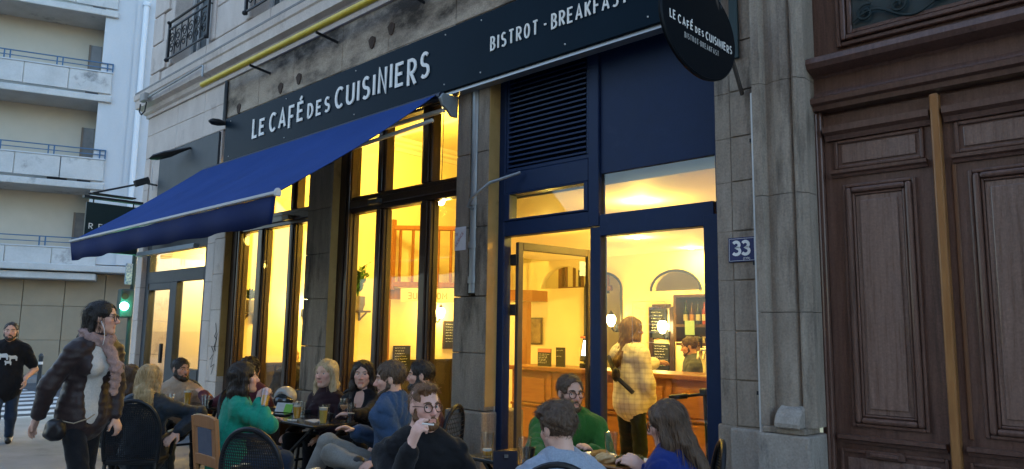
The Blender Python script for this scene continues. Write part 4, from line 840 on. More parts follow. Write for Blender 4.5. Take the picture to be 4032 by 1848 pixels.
spot(-5.30, 3.27, 2.78, 24, 'lit ceiling spot behind the door glass, left one'); spot(-5.34, 4.68, 2.78, 24, 'lit ceiling spot behind the door glass, right one'); spot(-3.8, 1.1, 2.78, 34, 'lit ceiling spot nearest the entrance'); spot(-5.6, 1.9, 2.78, 26, 'lit ceiling spot above the open door leaf')
spot(-3.2, 4.4, 2.78, 24, 'lit ceiling spot at the right end of the bar')
def pendant(x, y, zt, zb, e, label):
    t = thing('pendant_lamp', label, 'pendant lamp', (x, y, zt), 'bare bulbs hung from the high ceiling')
    MB().tube([(x, y, zt), (x + .01, y, (zt + zb) / 2), (x, y, zb + .1)], .006, 5).build('cord', iron_black, t); MB().lathe([(.02, .10), (.022, .05)], (x, y, zb), 10).build('socket', iron_black, t); MB().ball((x, y, zb), .05, 12, 8).build('bulb', glow, t, smooth=True)
    plight((x, y, zb - .12), e, t, .08); return t
pendant(-7.10, 1.5, 4.86, 3.20, 45, 'bare bulb on a cord behind the right window')
pendant(-8.4, 2.3, 4.86, 4.45, 90, 'added bare bulb on a short cord, lighting the middle of the high room')  # no bulb is seen here; added to brighten the tall room
pendant(-8.9, 1.1, 4.86, 4.45, 66, 'added bare bulb on a cord, lighting the room behind the left window')  # another unseen bulb, added for the light in the left window
RXL = thing('ceiling_light', 'warm ceiling light inside the grey neighbouring shop', 'ceiling light', (-11.3, 1.0, 2.95)); MB().lathe([(0, -.06), (.12, -.05), (.14, 0), (0, 0)], (-11.3, 1.0, 2.955), 14).build('lens', glow, RXL, smooth=True); plight((-11.3, 1.0, 2.70), 26, RXL, .1, (1.0, .74, .28))
RXM = thing('ceiling_light', 'warm ceiling light behind the glass door of the grey shop', 'ceiling light', (-12.5, 1.2, 2.95)); MB().lathe([(0, -.06), (.12, -.05), (.14, 0), (0, 0)], (-12.5, 1.2, 2.955), 14).build('lens', glow, RXM, smooth=True); plight((-12.5, 1.2, 2.70), 20, RXM, .1, (1.0, .74, .28))
# shelves with plants on the side wall
leafm = mat('leaf_green', (.035, .10, .018), (.06, .15, .03), 6, .4); potm = mat('pot_stone', (.10, .085, .065), (.16, .13, .10), 14, .8, .3); potw = mat('pot_cream', (.30, .27, .20), None, rough=.5)
def wall_shelf(y0, y1, z, xw, label):
    t = thing('wall_shelf', label, 'shelf', (xw, (y0 + y1) / 2, z))
    MB().box(xw, xw + .24, y0, y1, z - .03, z).build('plank', timber_dark, t, bevel=.004)
    for y in (y0 + .06, y1 - .06): mb = MB().box(xw, xw + .02, y - .012, y + .012, z - .16, z - .03); mb.bar((xw + .01, y, z - .15), (xw + .2, y, z - .035), .02, .02); mb.build('bracket', timber_dark, t)
    return t
def plant(c, r, h, n, ht, label, pm, seed, droop=.0):
    t = thing('potted_plant', label, 'plant', c); rs = random.Random(seed)
    MB().lathe([(0, 0), (r * .75, 0), (r, h * .4), (r * .98, h), (r * .85, h), (r * .85, h * .85), (0, h * .85)], c, 16).build('pot', pm, t, smooth=True)
    mb = MB(); ml = MB()
    for i in range(n):
        a = rs.uniform(0, 6.28); rr = rs.uniform(.02, .5) * ht * .55; H = ht * rs.uniform(.55, 1)
        P = [Vector((c[0] + rr * math.cos(a) * s ** 1.5, c[1] + rr * math.sin(a) * s ** 1.5, c[2] + h * .85 + H * (s - droop * s * s * s))) for s in (0, .25, .5, .75, 1)]
        mb.tube(P, [.007, .006, .005, .004, .003], 5)
        for k in range(9):
            s = .3 + .7 * k / 8; i0 = min(3, int(s * 4)); q = P[i0].lerp(P[i0 + 1], s * 4 - i0); ang = rs.uniform(0, 6.28); d = Vector((math.cos(ang), math.sin(ang), rs.uniform(.2, .9))).normalized(); L = rs.uniform(.08, .13); sd_ = d.cross(Vector((0, 0, 1))).normalized()
            n_ = d.cross(sd_); ml.add([q, q + d * L * .4 + sd_ * L * .28 + n_ * .006, q + d * L, q + d * L * .4 - sd_ * L * .28 + n_ * .006, q + d * L * .45 - n_ * .006], [(0, 1, 4), (1, 2, 4), (2, 3, 4), (3, 0, 4)])
    mb.build('stem', leafm, t); ml.build('foliage', leafm, t); return t
wall_shelf(.36, .66, 1.78, -10.15, 'small dark shelf on the wall in the left window'); plant((-10.02, .475, 1.782), .10, .17, 12, .26, 'small trailing plant in a cream pot, left window', potw, 3, .5)
wall_shelf(2.04, 2.40, 1.86, -10.02, 'small dark shelf on the pilaster in the right window'); plant((-9.90, 2.22, 1.862), .12, .22, 18, .58, 'tall leafy plant in a stone coloured pot, right window', potm, 5)
# ================================================================== people: smooth implicit bodies turned into meshes
def V3(*a): return np.array(a, dtype=np.float64)
def nrm(v): return v / (np.linalg.norm(v) + 1e-9)
def C(a, b, ra, rb=None, k=.02): return ('c', np.array(a, float), np.array(b, float), ra, ra if rb is None else rb, k)
def Fl(a, b, ra, rb, ax, m, k=.03): return ('f', np.array(a, float), np.array(b, float), ra, rb, nrm(np.array(ax, float)), m, k)
def El(c, r, M=None, k=.02): return ('e', np.array(c, float), np.array(r, float), np.eye(3) if M is None else np.array(M, float), k)
def Sub(p): return ('-',) + p
def fat(p, d):
    if p[0] in 'cf': return (p[0], p[1], p[2], p[3] + d, p[4] + d) + p[5:]
    return ('e', p[1], p[2] + d) + p[3:]
def bounds(p):
    if p[0] == '-': return bounds(p[1:])
    if p[0] == 'e': r = max(p[2]); return p[1] - r, p[1] + r
    r = max(p[3], p[4]); return np.minimum(p[1], p[2]) - r, np.maximum(p[1], p[2]) + r
def dist(p, X, Y, Z):
    if p[0] == 'e':
        q = [(X - p[1][0]), (Y - p[1][1]), (Z - p[1][2])]; M, r = p[3], p[2]
        l = [M[i][0] * q[0] + M[i][1] * q[1] + M[i][2] * q[2] for i in range(3)]
        k0 = np.sqrt(sum((l[i] / r[i]) ** 2 for i in range(3))); k1 = np.sqrt(sum((l[i] / r[i] ** 2) ** 2 for i in range(3))) + 1e-6
        return k0 * (k0 - 1) / k1
    a, b, ra, rb = p[1:5]; ba = b - a; L2 = ba @ ba + 1e-9
    dx, dy, dz = X - a[0], Y - a[1], Z - a[2]; t = np.clip((dx * ba[0] + dy * ba[1] + dz * ba[2]) / L2, 0, 1)
    dx = dx - ba[0] * t; dy = dy - ba[1] * t; dz = dz - ba[2] * t; r = ra + (rb - ra) * t
    d2 = dx * dx + dy * dy + dz * dz
    if p[0] == 'f':
        c = dx * p[5][0] + dy * p[5][1] + dz * p[5][2]; d2 = d2 + c * c * (p[6] ** 2 - 1); return (np.sqrt(d2) - r) / (1 + (p[6] - 1) * .5)
    return np.sqrt(d2) - r
def axis(lo, hi, h, fine=()):
    out = [lo]
    while out[-1] < hi:
        t = out[-1]; st_ = h
        for a, b, f in fine:
            if a - h <= t <= b: st_ = min(st_, f)
        out.append(t + st_)
    return np.array(out)
def voxel(prims, h, fine=(), disp=None, pad=.03):
    """prims -> verts, faces by surface nets on a rectilinear grid; fine = boxes (lo, hi, step)"""
    pos = [p for p in prims if p[0] != '-']; lo = np.min([bounds(p)[0] for p in pos], 0) - pad; hi = np.max([bounds(p)[1] for p in pos], 0) + pad
    g = [axis(lo[i], hi[i], h, [(a[i], b[i], f) for a, b, f in fine]) for i in range(3)]
    F = np.full([len(q) for q in g], .06, np.float32)
    for p in prims:
        neg = p[0] == '-'; q = p[1:] if neg else p; k = q[-1]; b0, b1 = bounds(q); m_ = k + .035
        ix = [(max(0, np.searchsorted(g[i], b0[i] - m_) - 1), min(len(g[i]), np.searchsorted(g[i], b1[i] + m_) + 1)) for i in range(3)]
        if any(b <= a for a, b in ix): continue
        sl = tuple(slice(a, b) for a, b in ix)
        d = dist(q, g[0][sl[0]][:, None, None], g[1][sl[1]][None, :, None], g[2][sl[2]][None, None, :])
        S0 = F[sl]
        if neg: hh = np.clip(.5 - .5 * (S0 + d) / k, 0, 1); F[sl] = S0 * (1 - hh) - d * hh + k * hh * (1 - hh)
        else: hh = np.clip(.5 + .5 * (S0 - d) / k, 0, 1); F[sl] = S0 * (1 - hh) + d * hh - k * hh * (1 - hh)
    if disp is not None:
        w = np.nonzero(np.abs(F) < .03); F[w] += disp(g[0][w[0]], g[1][w[1]], g[2][w[2]]).astype(np.float32)
    return nets(F, g)
def nets(F, g):
    I = F < 0; nx, ny, nz = F.shape
    cs = [(i, j, k) for i in (0, 1) for j in (0, 1) for k in (0, 1)]
    cnt = np.zeros((nx - 1, ny - 1, nz - 1), np.int8)
    for i, j, k in cs: cnt += I[i:nx - 1 + i, j:ny - 1 + j, k:nz - 1 + k]
    A = np.nonzero((cnt > 0) & (cnt < 8)); n = len(A[0]); idx = np.full(cnt.shape, -1, np.int64); idx[A] = np.arange(n)
    acc = np.zeros((n, 3)); num = np.zeros(n)
    for (a, b) in [(p, q) for p in cs for q in cs if sum(q) - sum(p) == 1 and sum(abs(x - y) for x, y in zip(p, q)) == 1]:
        fa = F[A[0] + a[0], A[1] + a[1], A[2] + a[2]]; fb = F[A[0] + b[0], A[1] + b[1], A[2] + b[2]]; mk = (fa < 0) != (fb < 0)
        t = np.where(mk, fa / np.where(fa - fb == 0, 1, fa - fb), 0)
        for ax_ in range(3):
            pa = g[ax_][A[ax_] + a[ax_]]; pb = g[ax_][A[ax_] + b[ax_]]; acc[:, ax_] += np.where(mk, pa + (pb - pa) * t, 0)
        num += mk
    Vt = acc / np.maximum(num, 1)[:, None]; faces = []
    for ax_ in range(3):
        s0 = [slice(None)] * 3; s1 = [slice(None)] * 3; s0[ax_] = slice(0, -1); s1[ax_] = slice(1, None)
        a = I[tuple(s0)]; b = I[tuple(s1)]; E_ = np.nonzero(a != b); u, v = (ax_ + 1) % 3, (ax_ + 2) % 3
        ok_ = (E_[u] > 0) & (E_[v] > 0) & (E_[u] < F.shape[u] - 1) & (E_[v] < F.shape[v] - 1); E_ = [e[ok_] for e in E_]
        def cell(du, dv):
            c = [e.copy() for e in E_]; c[u] -= du; c[v] -= dv; return idx[c[0], c[1], c[2]]
        q = np.stack([cell(1, 1), cell(0, 1), cell(0, 0), cell(1, 0)], 1); ins = a[tuple(E_)]
        q[~ins] = q[~ins][:, ::-1]; faces.append(q)
    return Vt, np.concatenate(faces)
def vmesh(name, Vt, Fc, M, parent, relax=1):
    for _ in range(relax):
        acc = np.zeros_like(Vt); num = np.zeros(len(Vt))
        for i in range(4):
            a, b = Fc[:, i], Fc[:, (i + 1) % 4]; np.add.at(acc, a, Vt[b]); np.add.at(num, a, 1)
        Vt = Vt * .5 + .5 * acc / np.maximum(num, 1)[:, None]
    me = bpy.data.meshes.new(name); me.vertices.add(len(Vt)); me.vertices.foreach_set('co', Vt.astype(np.float32).ravel())
    me.loops.add(Fc.size); me.loops.foreach_set('vertex_index', Fc.astype(np.int32).ravel()); me.polygons.add(len(Fc)); me.polygons.foreach_set('loop_start', np.arange(0, Fc.size, 4, dtype=np.int32)); me.update(calc_edges=True)
    me.polygons.foreach_set('use_smooth', np.ones(len(Fc), bool))
    return link(name, me, M, parent), Vt
def waves(seed, amp, lo=.05, hi=.13, n=6, zs=1.0):
    r = np.random.RandomState(seed); K = []
    for i in range(n):
        d = nrm(r.normal(size=3) * V3(1, 1, zs)); K.append((d * 2 * math.pi / r.uniform(lo, hi), r.uniform(0, 6.28)))
    def f(x, y, z):
        s = 0
        for i in range(0, n, 2):
            (k, p), (q, o) = K[i], K[i + 1]; s = s + np.sin(k[0] * x + k[1] * y + k[2] * z + p + 1.6 * np.sin((q[0] * x + q[1] * y + q[2] * z) * .6 + o))
        return amp * s / (n / 2) ** .5
    return f
def folds(seed, amp):
    """creases: sharp ridges between soft valleys"""
    a = waves(seed, 1.0, .09, .20, 4); b = waves(seed + 77, 1.0, .05, .10, 4); c = waves(seed + 55, 1.0, .025, .05, 4)
    return lambda x, y, z: amp * (1.5 * (.5 - np.abs(np.sin(1.1 * a(x, y, z)))) + .5 * (.5 - np.abs(np.sin(1.1 * b(x, y, z)))))
def skin_mat(name, c):
    if name in MATS: return MATS[name]
    M = mat(name, c, None, rough=.5, sss=.0, spec=.35); N = M.node_tree.nodes; L = M.node_tree.links
    bm = N.new('ShaderNodeBump'); bm.inputs['Strength'].default_value = .18; bm.inputs['Distance'].default_value = .004; nb = N.new('ShaderNodeTexNoise'); nb.inputs['Scale'].default_value = 240; L.new(nb.outputs['Fac'], bm.inputs['Height']); L.new(bm.outputs[0], N['Principled BSDF'].inputs['Normal']); at = N.new('ShaderNodeVertexColor'); at.layer_name = 'tone'; L.new(at.outputs[0], N['Principled BSDF'].inputs['Base Color']); return M
def cloth(name, c, c2=None, rough=.85, bump=.22, bsc=160, sheen=.12): return mat(name, c, c2 or tuple(x * 1.3 for x in c), 9, rough, bump, bsc, sheen=sheen, speck=.12, ssc=110)
def hair_m(name, c, c2=None): return mat(name, c, c2 or tuple(x * 1.9 for x in c), 30, .42, .7, 60, st=(3, 3, .35), spec=.4)
HAIR = {'dark': hair_m('hair_dark', (.012, .008, .006), (.028, .018, .012)), 'brown': hair_m('hair_brown', (.045, .023, .012), (.09, .05, .026)), 'blonde': hair_m('hair_blonde', (.30, .18, .07), (.48, .34, .17)), 'pale': hair_m('hair_pale', (.38, .27, .14), (.60, .48, .30)), 'ginger': hair_m('hair_ginger', (.10, .045, .018), (.19, .085, .032)), 'black': hair_m('hair_black', (.010, .008, .008), (.020, .015, .013)), 'mid': hair_m('hair_mid', (.055, .032, .018), (.12, .07, .038))}
eye_w = mat('eye_white', (.62, .58, .54), None, rough=.25); eye_d = mat('eye_dark', (.02, .015, .012), None, rough=.15)

def head_prims(sex):
    w = 1.0 if sex == 'm' else .955
    P = [El((0, -.012, .030), (.076 * w, .096, .086), k=.02), El((0, .028, -.036), (.061 * w, .063, .080), k=.025)]
    for s in (-1, 1):
        P += [C((s * .050 * w, .002, -.055), (0, .060, -.096), .022 * w, .019, .02), El((s * .043, .056, -.022), (.020, .020, .018), k=.02),
              El((s * .078 * w, -.006, -.006), (.010, .019, .032), k=.006), C((s * .010, .080, .024), (s * .040, .070, .024), .010 if sex == 'm' else .007, .009, .012)]
    P += [C((0, .083, .010), (0, .107, -.030), .008, .0125, .010), C((-.011, .096, -.035), (.011, .096, -.035), .009, .009, .008), El((0, .069, -.098), (.024, .020, .020), k=.015)]
    for s in (-1, 1): P += [Sub(El((s * .032, .092, .003), (.017, .018, .0125), k=.010))]
    P += [C((-.019, .081, -.0635), (.019, .081, -.0635), .0055, .0055, .006), C((-.016, .081, -.0765), (.016, .081, -.0765), .0065, .0065, .006), Sub(C((-.022, .0915, -.0695), (.022, .0915, -.0695), .0022, .0022, .004))]
    for s in (-1, 1): P += [C((s * .020, .0765, .0145), (s * .043, .068, .0125), .0050, .0050, .006)]
    return P
def hair_prims(style, vol=0.0, length=.26, hb=.03):
    P = []; v = vol
    if style in ('short', 'messy', 'recede', 'balding', 'crop', 'quiff'):
        P = [El((0, -.016, .036), (.081 + v, .101 + v, .087 + v), k=.01)]
        if style == 'messy': P += [El((0, .035, .105), (.068, .066, .032), k=.03), El((.03, -.02, .115), (.05, .07, .025), k=.03), El((-.04, .06, .085), (.035, .035, .03), k=.02)]
        if style == 'quiff': P += [El((.01, .045, .100), (.055, .05, .022), k=.03), El((-.02, -.01, .108), (.05, .06, .018), k=.03)]
        fc = {'quiff': (.132, -.030, .095, .098, .118), 'short': (.135, -.052, .105, .098, .132), 'messy': (.140, -.060, .10, .094, .125), 'recede': (.128, -.022, .088, .098, .135), 'balding': (.120, .0, .085, .11, .140), 'crop': (.135, -.05, .105, .098, .132)}[style]
        P += [Sub(El((0, fc[0], fc[1]), (fc[2], fc[3], fc[4]), k=.012))]
        if style == 'balding': P += [Sub(El((0, .045, .125), (.05, .075, .03), k=.02))]
        for s in (-1, 1): P += [Sub(El((s * .09, .012, -.028), (.03, .028, .042), k=.01))]
        P += [Sub(El((0, -.02, -.135), (.16, .17, .075), k=.015))]
    else:
        P = [El((0, -.016, .036), (.085 + v, .104 + v, .089 + v), k=.02)]
        for s in (-1, 1): P += [C((s * .074, .000, .035), (s * (.082 + v), -.010, -.10), .022 + v * .6, .032 + v * .6, .03), C((s * (.082 + v), -.012, -.10), (s * (.088 + v * 1.4), .012, -length), .032 + v * .6, .022, .03)]
        P += [Fl((0, -.055, .02), (0, -.075, -.11), .085 + v, .083 + v, (0, 1, 0), 1.5, .03), Fl((0, -.075, -.11), (0, -.085 - hb, -length), .083 + v, .055 + v, (0, 1, 0), 1.9, .03)]
        if style == 'bun': P = [El((0, -.016, .036), (.083, .102, .088), k=.02), El((0, -.07, .125), (.042, .042, .04), k=.01)] + [C((s * .07, .03, .03), (s * .078, .035, -.09), .012, .006, .01) for s in (-1, 1)]
        if style == 'curly': P = [El((0, -.03, .03), (.105, .115, .10), k=.03), El((.05, -.05, -.05), (.06, .06, .07), k=.03), El((-.05, -.05, -.05), (.06, .06, .07), k=.03), El((0, -.08, -.08), (.08, .05, .08), k=.03)]
        if style == 'tied': P = [El((0, -.016, .036), (.083, .103, .088), k=.02), Fl((0, -.06, .03), (.0, -.10, -.16), .07, .05, (0, 1, 0), 1.3, .04), C((.03, -.10, -.14), (.04, -.11, -.24), .04, .02, .04), C((-.04, -.09, -.1), (-.07, -.09, -.22), .035, .018, .04), C((.07, -.03, .02), (.085, -.05, -.12), .025, .02, .03), C((-.07, -.03, .02), (-.085, -.05, -.12), .025, .02, .03)]
        P += [Sub(El((0, .148, -.042), (.074, .128, .132), k=.015))]
    return P
def hand_prims(W, d, n, side, curl, k=.006, spread=.006, cig=False):
    """wrist W, pointing d, palm facing n, side +1 thumb along s"""
    d = nrm(d); n = nrm(n - d * (n @ d)); s = np.cross(d, n) * side; P = [Fl(W + d * .015, W + d * .074, .032, .040, n, 2.0, .012)]
    for i, (o, L) in enumerate(((.030, .068), (.0105, .076), (-.010, .071), (-.029, .056))):
        c = curl if not isinstance(curl, (list, tuple)) else curl[i]; p = W + d * (.088 - abs(o) * .18) + s * o; a = 0
        for j, (f_, r0, r1) in enumerate(((.45, .0095, .009), (.31, .009, .0082), (.24, .0082, .0072))):
            a += c * (.7 if j == 0 else 1.0); q = p + (d * math.cos(a) + n * math.sin(a) + s * o * .12) * L * f_; P.append(C(p, q, r0, r1, k)); p = q
    p = W + d * .028 + s * .030; q = p + nrm(d * .62 + s * .62 + n * .45) * .042; P.append(C(p, q, .0135, .011, .010)); P.append(C(q, q + nrm(d * .85 + s * .1 + n * .5) * .033, .0105, .0085, k))
    return P
PEOPLE = {}
def person(label, head, face, body=None, sit=True, sex='m', pitch=0, roll=0, lean=.08, side=0.0, hands=None, hair='brown', style='short', vol=0., length=.26, skin=(.46, .27, .19), top=None, topm=None, sleeve=1.0, puff=.014, bot=None, shoes=True, beard=None, glasses=None, wr=.004, hem=.0, res=.0085, hres=.0052, seed=1, stride=.0, knees=None, group=None, sw=None, lids=0, open_hands=None, collar=None, hm=None, cut=None, gaze=0.0, coarse=.013, under=None, quilt=0.0, hs=1.0, hb=.03):
    body = face if body is None else body; H = np.array(head, float); skin = tuple(x * 1.22 for x in skin)
    f = V3(math.cos(R(body)), math.sin(R(body)), 0); r = V3(f[1], -f[0], 0); u = V3(0, 0, 1)
    hf = V3(math.cos(R(face)) * math.cos(R(pitch)), math.sin(R(face)) * math.cos(R(pitch)), math.sin(R(pitch))); hr = nrm(np.cross(hf, u)); hu = np.cross(hr, hf)
    hr, hu = hr * math.cos(R(roll)) + hu * math.sin(R(roll)), hu * math.cos(R(roll)) - hr * math.sin(R(roll)); HM = np.stack([hr, hf, hu], 1) * hs
    t = thing('person', label, 'person', (H[0], H[1], 0.0), group); sx = 1.0 if sex == 'm' else .9; sw = sw or (.185 if sex == 'm' else .158)
    hz = H[2]; N0 = H - hu * .075 * hs - hf * .022; N1 = H - u * .165 * (.5 + .5 * hs) - hf * .02 - f * .02
    pz = .50 if sit else hz - .68; lean = lean if sit else lean - .09; Pv = V3(N1[0], N1[1], pz) - f * lean - r * side
    mid = N1 * .45 + Pv * .55 - f * .01; ch = N1 - u * .10
    torso = [Fl(ch, mid, .158 * sx, .142 * sx, f, 1.42, .05), Fl(mid, Pv, .138 * sx, .162 * (1.0 if sex == 'm' else .98), f, 1.25, .05), C(N1 - u * .085 - r * (sw - .03), N1 - u * .085 + r * (sw - .03), .058 * sx, k=.05)]
    for s in (-1, 1):
        torso.append(C(N1 + u * .012, N1 - u * .052 + r * s * sw * .72, .046 * sx, .046 * sx, .04))
        if sex == 'f': torso.append(El(ch - u * .085 + f * .075 + r * s * .07, (.062, .058, .060), np.stack([r, f, u]), .04))
    neck = [C(N1 - u * .02, N0, .060 * sx, .054 * (1 if sex == 'm' else .86), .03)]
    arms = []; handp = []; sleeves = []; wrists = []
    hands = hands or {}
    for s, key in ((1, 'r'), (-1, 'l')):
        Sh = N1 - u * .085 + r * s * sw; hd = hands.get(key)
        if hd is None: hd = dict(w=(Sh + r * s * .05 + f * .28 - u * .30) if sit else (Sh + r * s * .10 + f * .05 - u * .52))
        Wt = np.array(hd['w'], float); dl = Wt - Sh; L = np.linalg.norm(dl); a1, a2 = .285 * (1 if sex == 'm' else .93), .255 * (1 if sex == 'm' else .93)
        if L > a1 + a2 - .005: Wt = Sh + dl / L * (a1 + a2 - .005); dl = Wt - Sh; L = np.linalg.norm(dl)
        ca = (a1 * a1 + L * L - a2 * a2) / (2 * a1 * L); ca = max(-1, min(1, ca)); pole = np.array(hd.get('pole', r * s * .6 - u * .9 - f * .35), float); e = nrm(dl); pp = nrm(pole - e * (pole @ e))
        El_ = Sh + e * a1 * ca + pp * a1 * math.sqrt(1 - ca * ca)
        arms += [C(Sh, El_, .050 * sx, .041 * sx, .03), C(El_, Wt, .041 * sx, .027 * sx, .02)]
        if sleeve >= 1: sleeves += [C(Sh, El_, .050 * sx, .043 * sx, .04), C(El_, Wt - nrm(Wt - El_) * .02, .043 * sx, .032 * sx, .03)]
        elif sleeve > .5: sleeves += [C(Sh, El_, .050 * sx, .043 * sx, .04), C(El_, El_ + (Wt - El_) * (sleeve - .5) * 1.6, .043 * sx, .037 * sx, .03)]
        elif sleeve > 0: sleeves += [C(Sh, Sh + (El_ - Sh) * sleeve * 2, .052 * sx, .052 * sx, .04)]
        d = np.array(hd.get('d', nrm(Wt - El_)), float); n = np.array(hd.get('n', -u - r * s * .4), float)
        handp += hand_prims(Wt, d, n, hd.get('side', s), hd.get('curl', .35)); wrists.append(Wt)
    hp = [tuple([q[0]] + [None] * 0 + list(q[1:])) for q in head_prims(sex)]
    def tr(q):
        if q[0] == '-': return ('-',) + tr(q[1:])
        if q[0] == 'e': return ('e', H + HM @ q[1], q[2] * hs, q[3] @ HM.T / hs, q[4])
        if q[0] == 'f': return ('f', H + HM @ q[1], H + HM @ q[2], q[3] * hs, q[4] * hs, HM @ q[5] / hs, q[6], q[7])
        return ('c', H + HM @ q[1], H + HM @ q[2], q[3] * hs, q[4] * hs, q[5])
    hp = [tr(q) for q in hp]
    fine = [(H - .135, H + .135, hres)] + [(w_ - .12, w_ + .12, res * .8) for w_ in wrists]
    # the body: one continuous skin from crown to hips, arms and hands
    Vt, Fc = voxel([hp[0], hp[1]] + neck + hp[2:] + torso + arms + handp, res * 1.7, fine)
    sm = skin_mat('skin_%d_%d_%d' % tuple(int(x * 100) for x in skin), skin)
    o, Vt = vmesh('body', Vt, Fc, sm, t, 1)
    Lc = (Vt - H) @ HM / hs ** 2; col = np.tile(np.array(skin), (len(Vt), 1))
    nz = np.random.RandomState(seed).normal(size=len(Vt))[:, None] * .012 + 1; col = col * nz
    lip = (np.abs(Lc[:, 0]) < .0235) & (np.abs(Lc[:, 2] + .070) < .0095) & (Lc[:, 1] > .068); col[lip] = np.array(skin) * (V3(.80, .50, .48) if sex == 'f' else V3(.85, .62, .58))
    chk = np.exp(-((np.abs(Lc[:, 0]) - .042) ** 2 + (Lc[:, 2] + .03) ** 2) / .0007) * (Lc[:, 1] > .03); col = col * (1 - chk[:, None] * V3(.0, .16, .14))
    nose = np.exp(-(Lc[:, 0] ** 2 + (Lc[:, 2] + .03) ** 2 + (Lc[:, 1] - .105) ** 2) / .0006); col = col * (1 - nose[:, None] * V3(.0, .16, .14))
    if sex == 'm' and not beard:
        st_ = (Lc[:, 2] < -.045) & (Lc[:, 1] > .0) & (Lc[:, 2] > -.125) & ~lip; col[st_] *= V3(.80, .78, .80)
    at = o.data.attributes.new('tone', 'FLOAT_COLOR', 'POINT'); at.data.foreach_set('color', np.concatenate([col, np.ones((len(col), 1))], 1).astype(np.float32).ravel())
    # eyes, brows
    for s in (-1, 1):
        mb = MB(); mb.ball((s * .031, .0655, .004), .0128, 12, 8); nw = len(mb.f); mb.ball((s * .031 + gaze * .004, .0738, .0035), .0062, 10, 6); me = bpy.data.meshes.new('eye'); me.from_pydata([tuple(H + HM @ np.array(v)) for v in mb.v], [], mb.f); me.materials.append(eye_w); me.materials.append(eye_d)
        for i, pg in enumerate(me.polygons): pg.material_index = 0 if i < nw else 1
        link('eye', me, None, t, smooth=True)
        br = [(s * .013, .0915, .0215), (s * .028, .0905, .0285), (s * .040, .0825, .0275), (s * .050, .070, .022)]
        MB().tube([tuple(H + HM @ np.array(q)) for q in br], [.0035, .0048, .0042, .002] if sex == 'm' else [.0022, .003, .0026, .0015], 6).build('eyebrow', hm or HAIR[hair], t, smooth=True)
    # hair
    if style:
        fl = waves(seed, .0030 if style in ('short', 'crop', 'recede', 'balding') else .0035 if style in ('messy', 'curly') else .0042, .025 if style in ('short', 'recede', 'messy', 'curly', 'balding') else .05, .05 if style in ('short', 'recede', 'messy', 'curly', 'balding') else .12, 8)
        def hd_(x, y, z):
            th = np.arctan2(x, -y + .02); return fl(x, y, z) + (np.clip(.05 + x * x + y * y * 0, 0, 1) * 0 + .0022 * np.sin(40 * th + 2.2 * np.sin(9 * z + seed)) + .0013 * np.sin(83 * th + 2 * np.sin(15 * z)) if style not in ('curly',) else .010 * np.sin(90 * x + 3 * np.sin(60 * z)) * np.sin(95 * y + 2) * np.sin(80 * z + 1))
        Vh, Fh = voxel(hair_prims(style, vol, length, hb), .0056, (), hd_); Vh = H + Vh @ HM.T
        if style in ('long', 'tied'):
            # let long hair hang straight down and rest behind the shoulders
            pass
        vmesh('hair', Vh, Fh, hm or HAIR[hair], t, 0)
        # strands lying along the volume and a few loose ones
        rs = np.random.RandomState(seed + 9); lng = style in ('long', 'tied'); far_ = hres > .0065
        for part_, nst in (('hair_strands', 420), ('light_strands', 200)):
            if far_: nst //= 3
            mb = MB(); pick = rs.choice(len(Vh), min(len(Vh), nst), replace=False)
            for i in pick:
                p = Vh[i]; cz = H + hu * min(.03, max(-.3, (p - H) @ hu)) if lng else H + hu * .02; out_ = nrm(p - cz)
                dr = (-u + .25 * rs.normal(size=3) * .5 - hf * (.9 if (p - H) @ hu > .06 else .1)) if lng else (-hf * .8 - u * .5 + rs.normal(size=3) * (.35 if style == 'short' else .6))
                L_ = (rs.uniform(.07, .14) if lng else rs.uniform(.022, .045)); P_ = [p + out_ * .0005]
                for k_ in range(3):
                    o_ = nrm(P_[-1] - (H + hu * min(.03, max(-.3, (P_[-1] - H) @ hu)) if lng else cz)); d_ = nrm(dr - o_ * (dr @ o_)); P_.append(P_[-1] + d_ * L_ / 3 + o_ * (.0012 if rs.rand() < .8 else .006) - u * (.001 if lng else 0))
                Lq = (np.array(P_) - H) @ HM / hs ** 2
                if np.any((Lq[:, 1] > .040) & (Lq[:, 2] < .055) & (np.abs(Lq[:, 0]) < .066)): continue
                w_ = rs.uniform(.0009, .0016) if lng else rs.uniform(.0007, .0012); mb.tube([tuple(x) for x in P_], [w_ * .7, w_, w_, w_ * .3], 3)
            b0_ = hm or HAIR[hair]; nm_ = b0_.name + '_light'
            if part_ == 'light_strands' and nm_ not in MATS:
                c_ = b0_.node_tree.nodes['Color Ramp'].color_ramp.elements[1].color; mat(nm_, tuple(x * 1.15 for x in c_[:3]), None, rough=.4, spec=.4)
            mb.build(part_, b0_ if part_ == 'hair_strands' else MATS[nm_], t)['kind'] = 'stuff'
    if beard:
        Pb = []
        th = {'short': -.003, 'full': .003, 'stub': -.006}[beard if beard in ('short', 'full', 'stub') else 'short']
        for s in (-1, 1): Pb += [C((s * .062, .014, -.012), (s * .058, .012, -.050), .016 + th, .020 + th, .01), C((s * .055, .008, -.055), (s * .030, .058, -.090), .024 + th, .026 + th, .02), C((s * .006, .0865, -.0535), (s * .030, .074, -.066), .0075, .007, .008)]
        Pb += [El((0, .066, -.100), (.036, .032 + th, .030 + th), k=.02), Sub(C((-.014, .095, -.070), (.014, .095, -.070), .010, .010, .006))]
        Vb, Fb = voxel(Pb, .0056, (), waves(seed + 3, .0030, .012, .03, 8)); vmesh('beard', H + Vb @ HM.T, Fb, hm or HAIR[hair], t, 0)
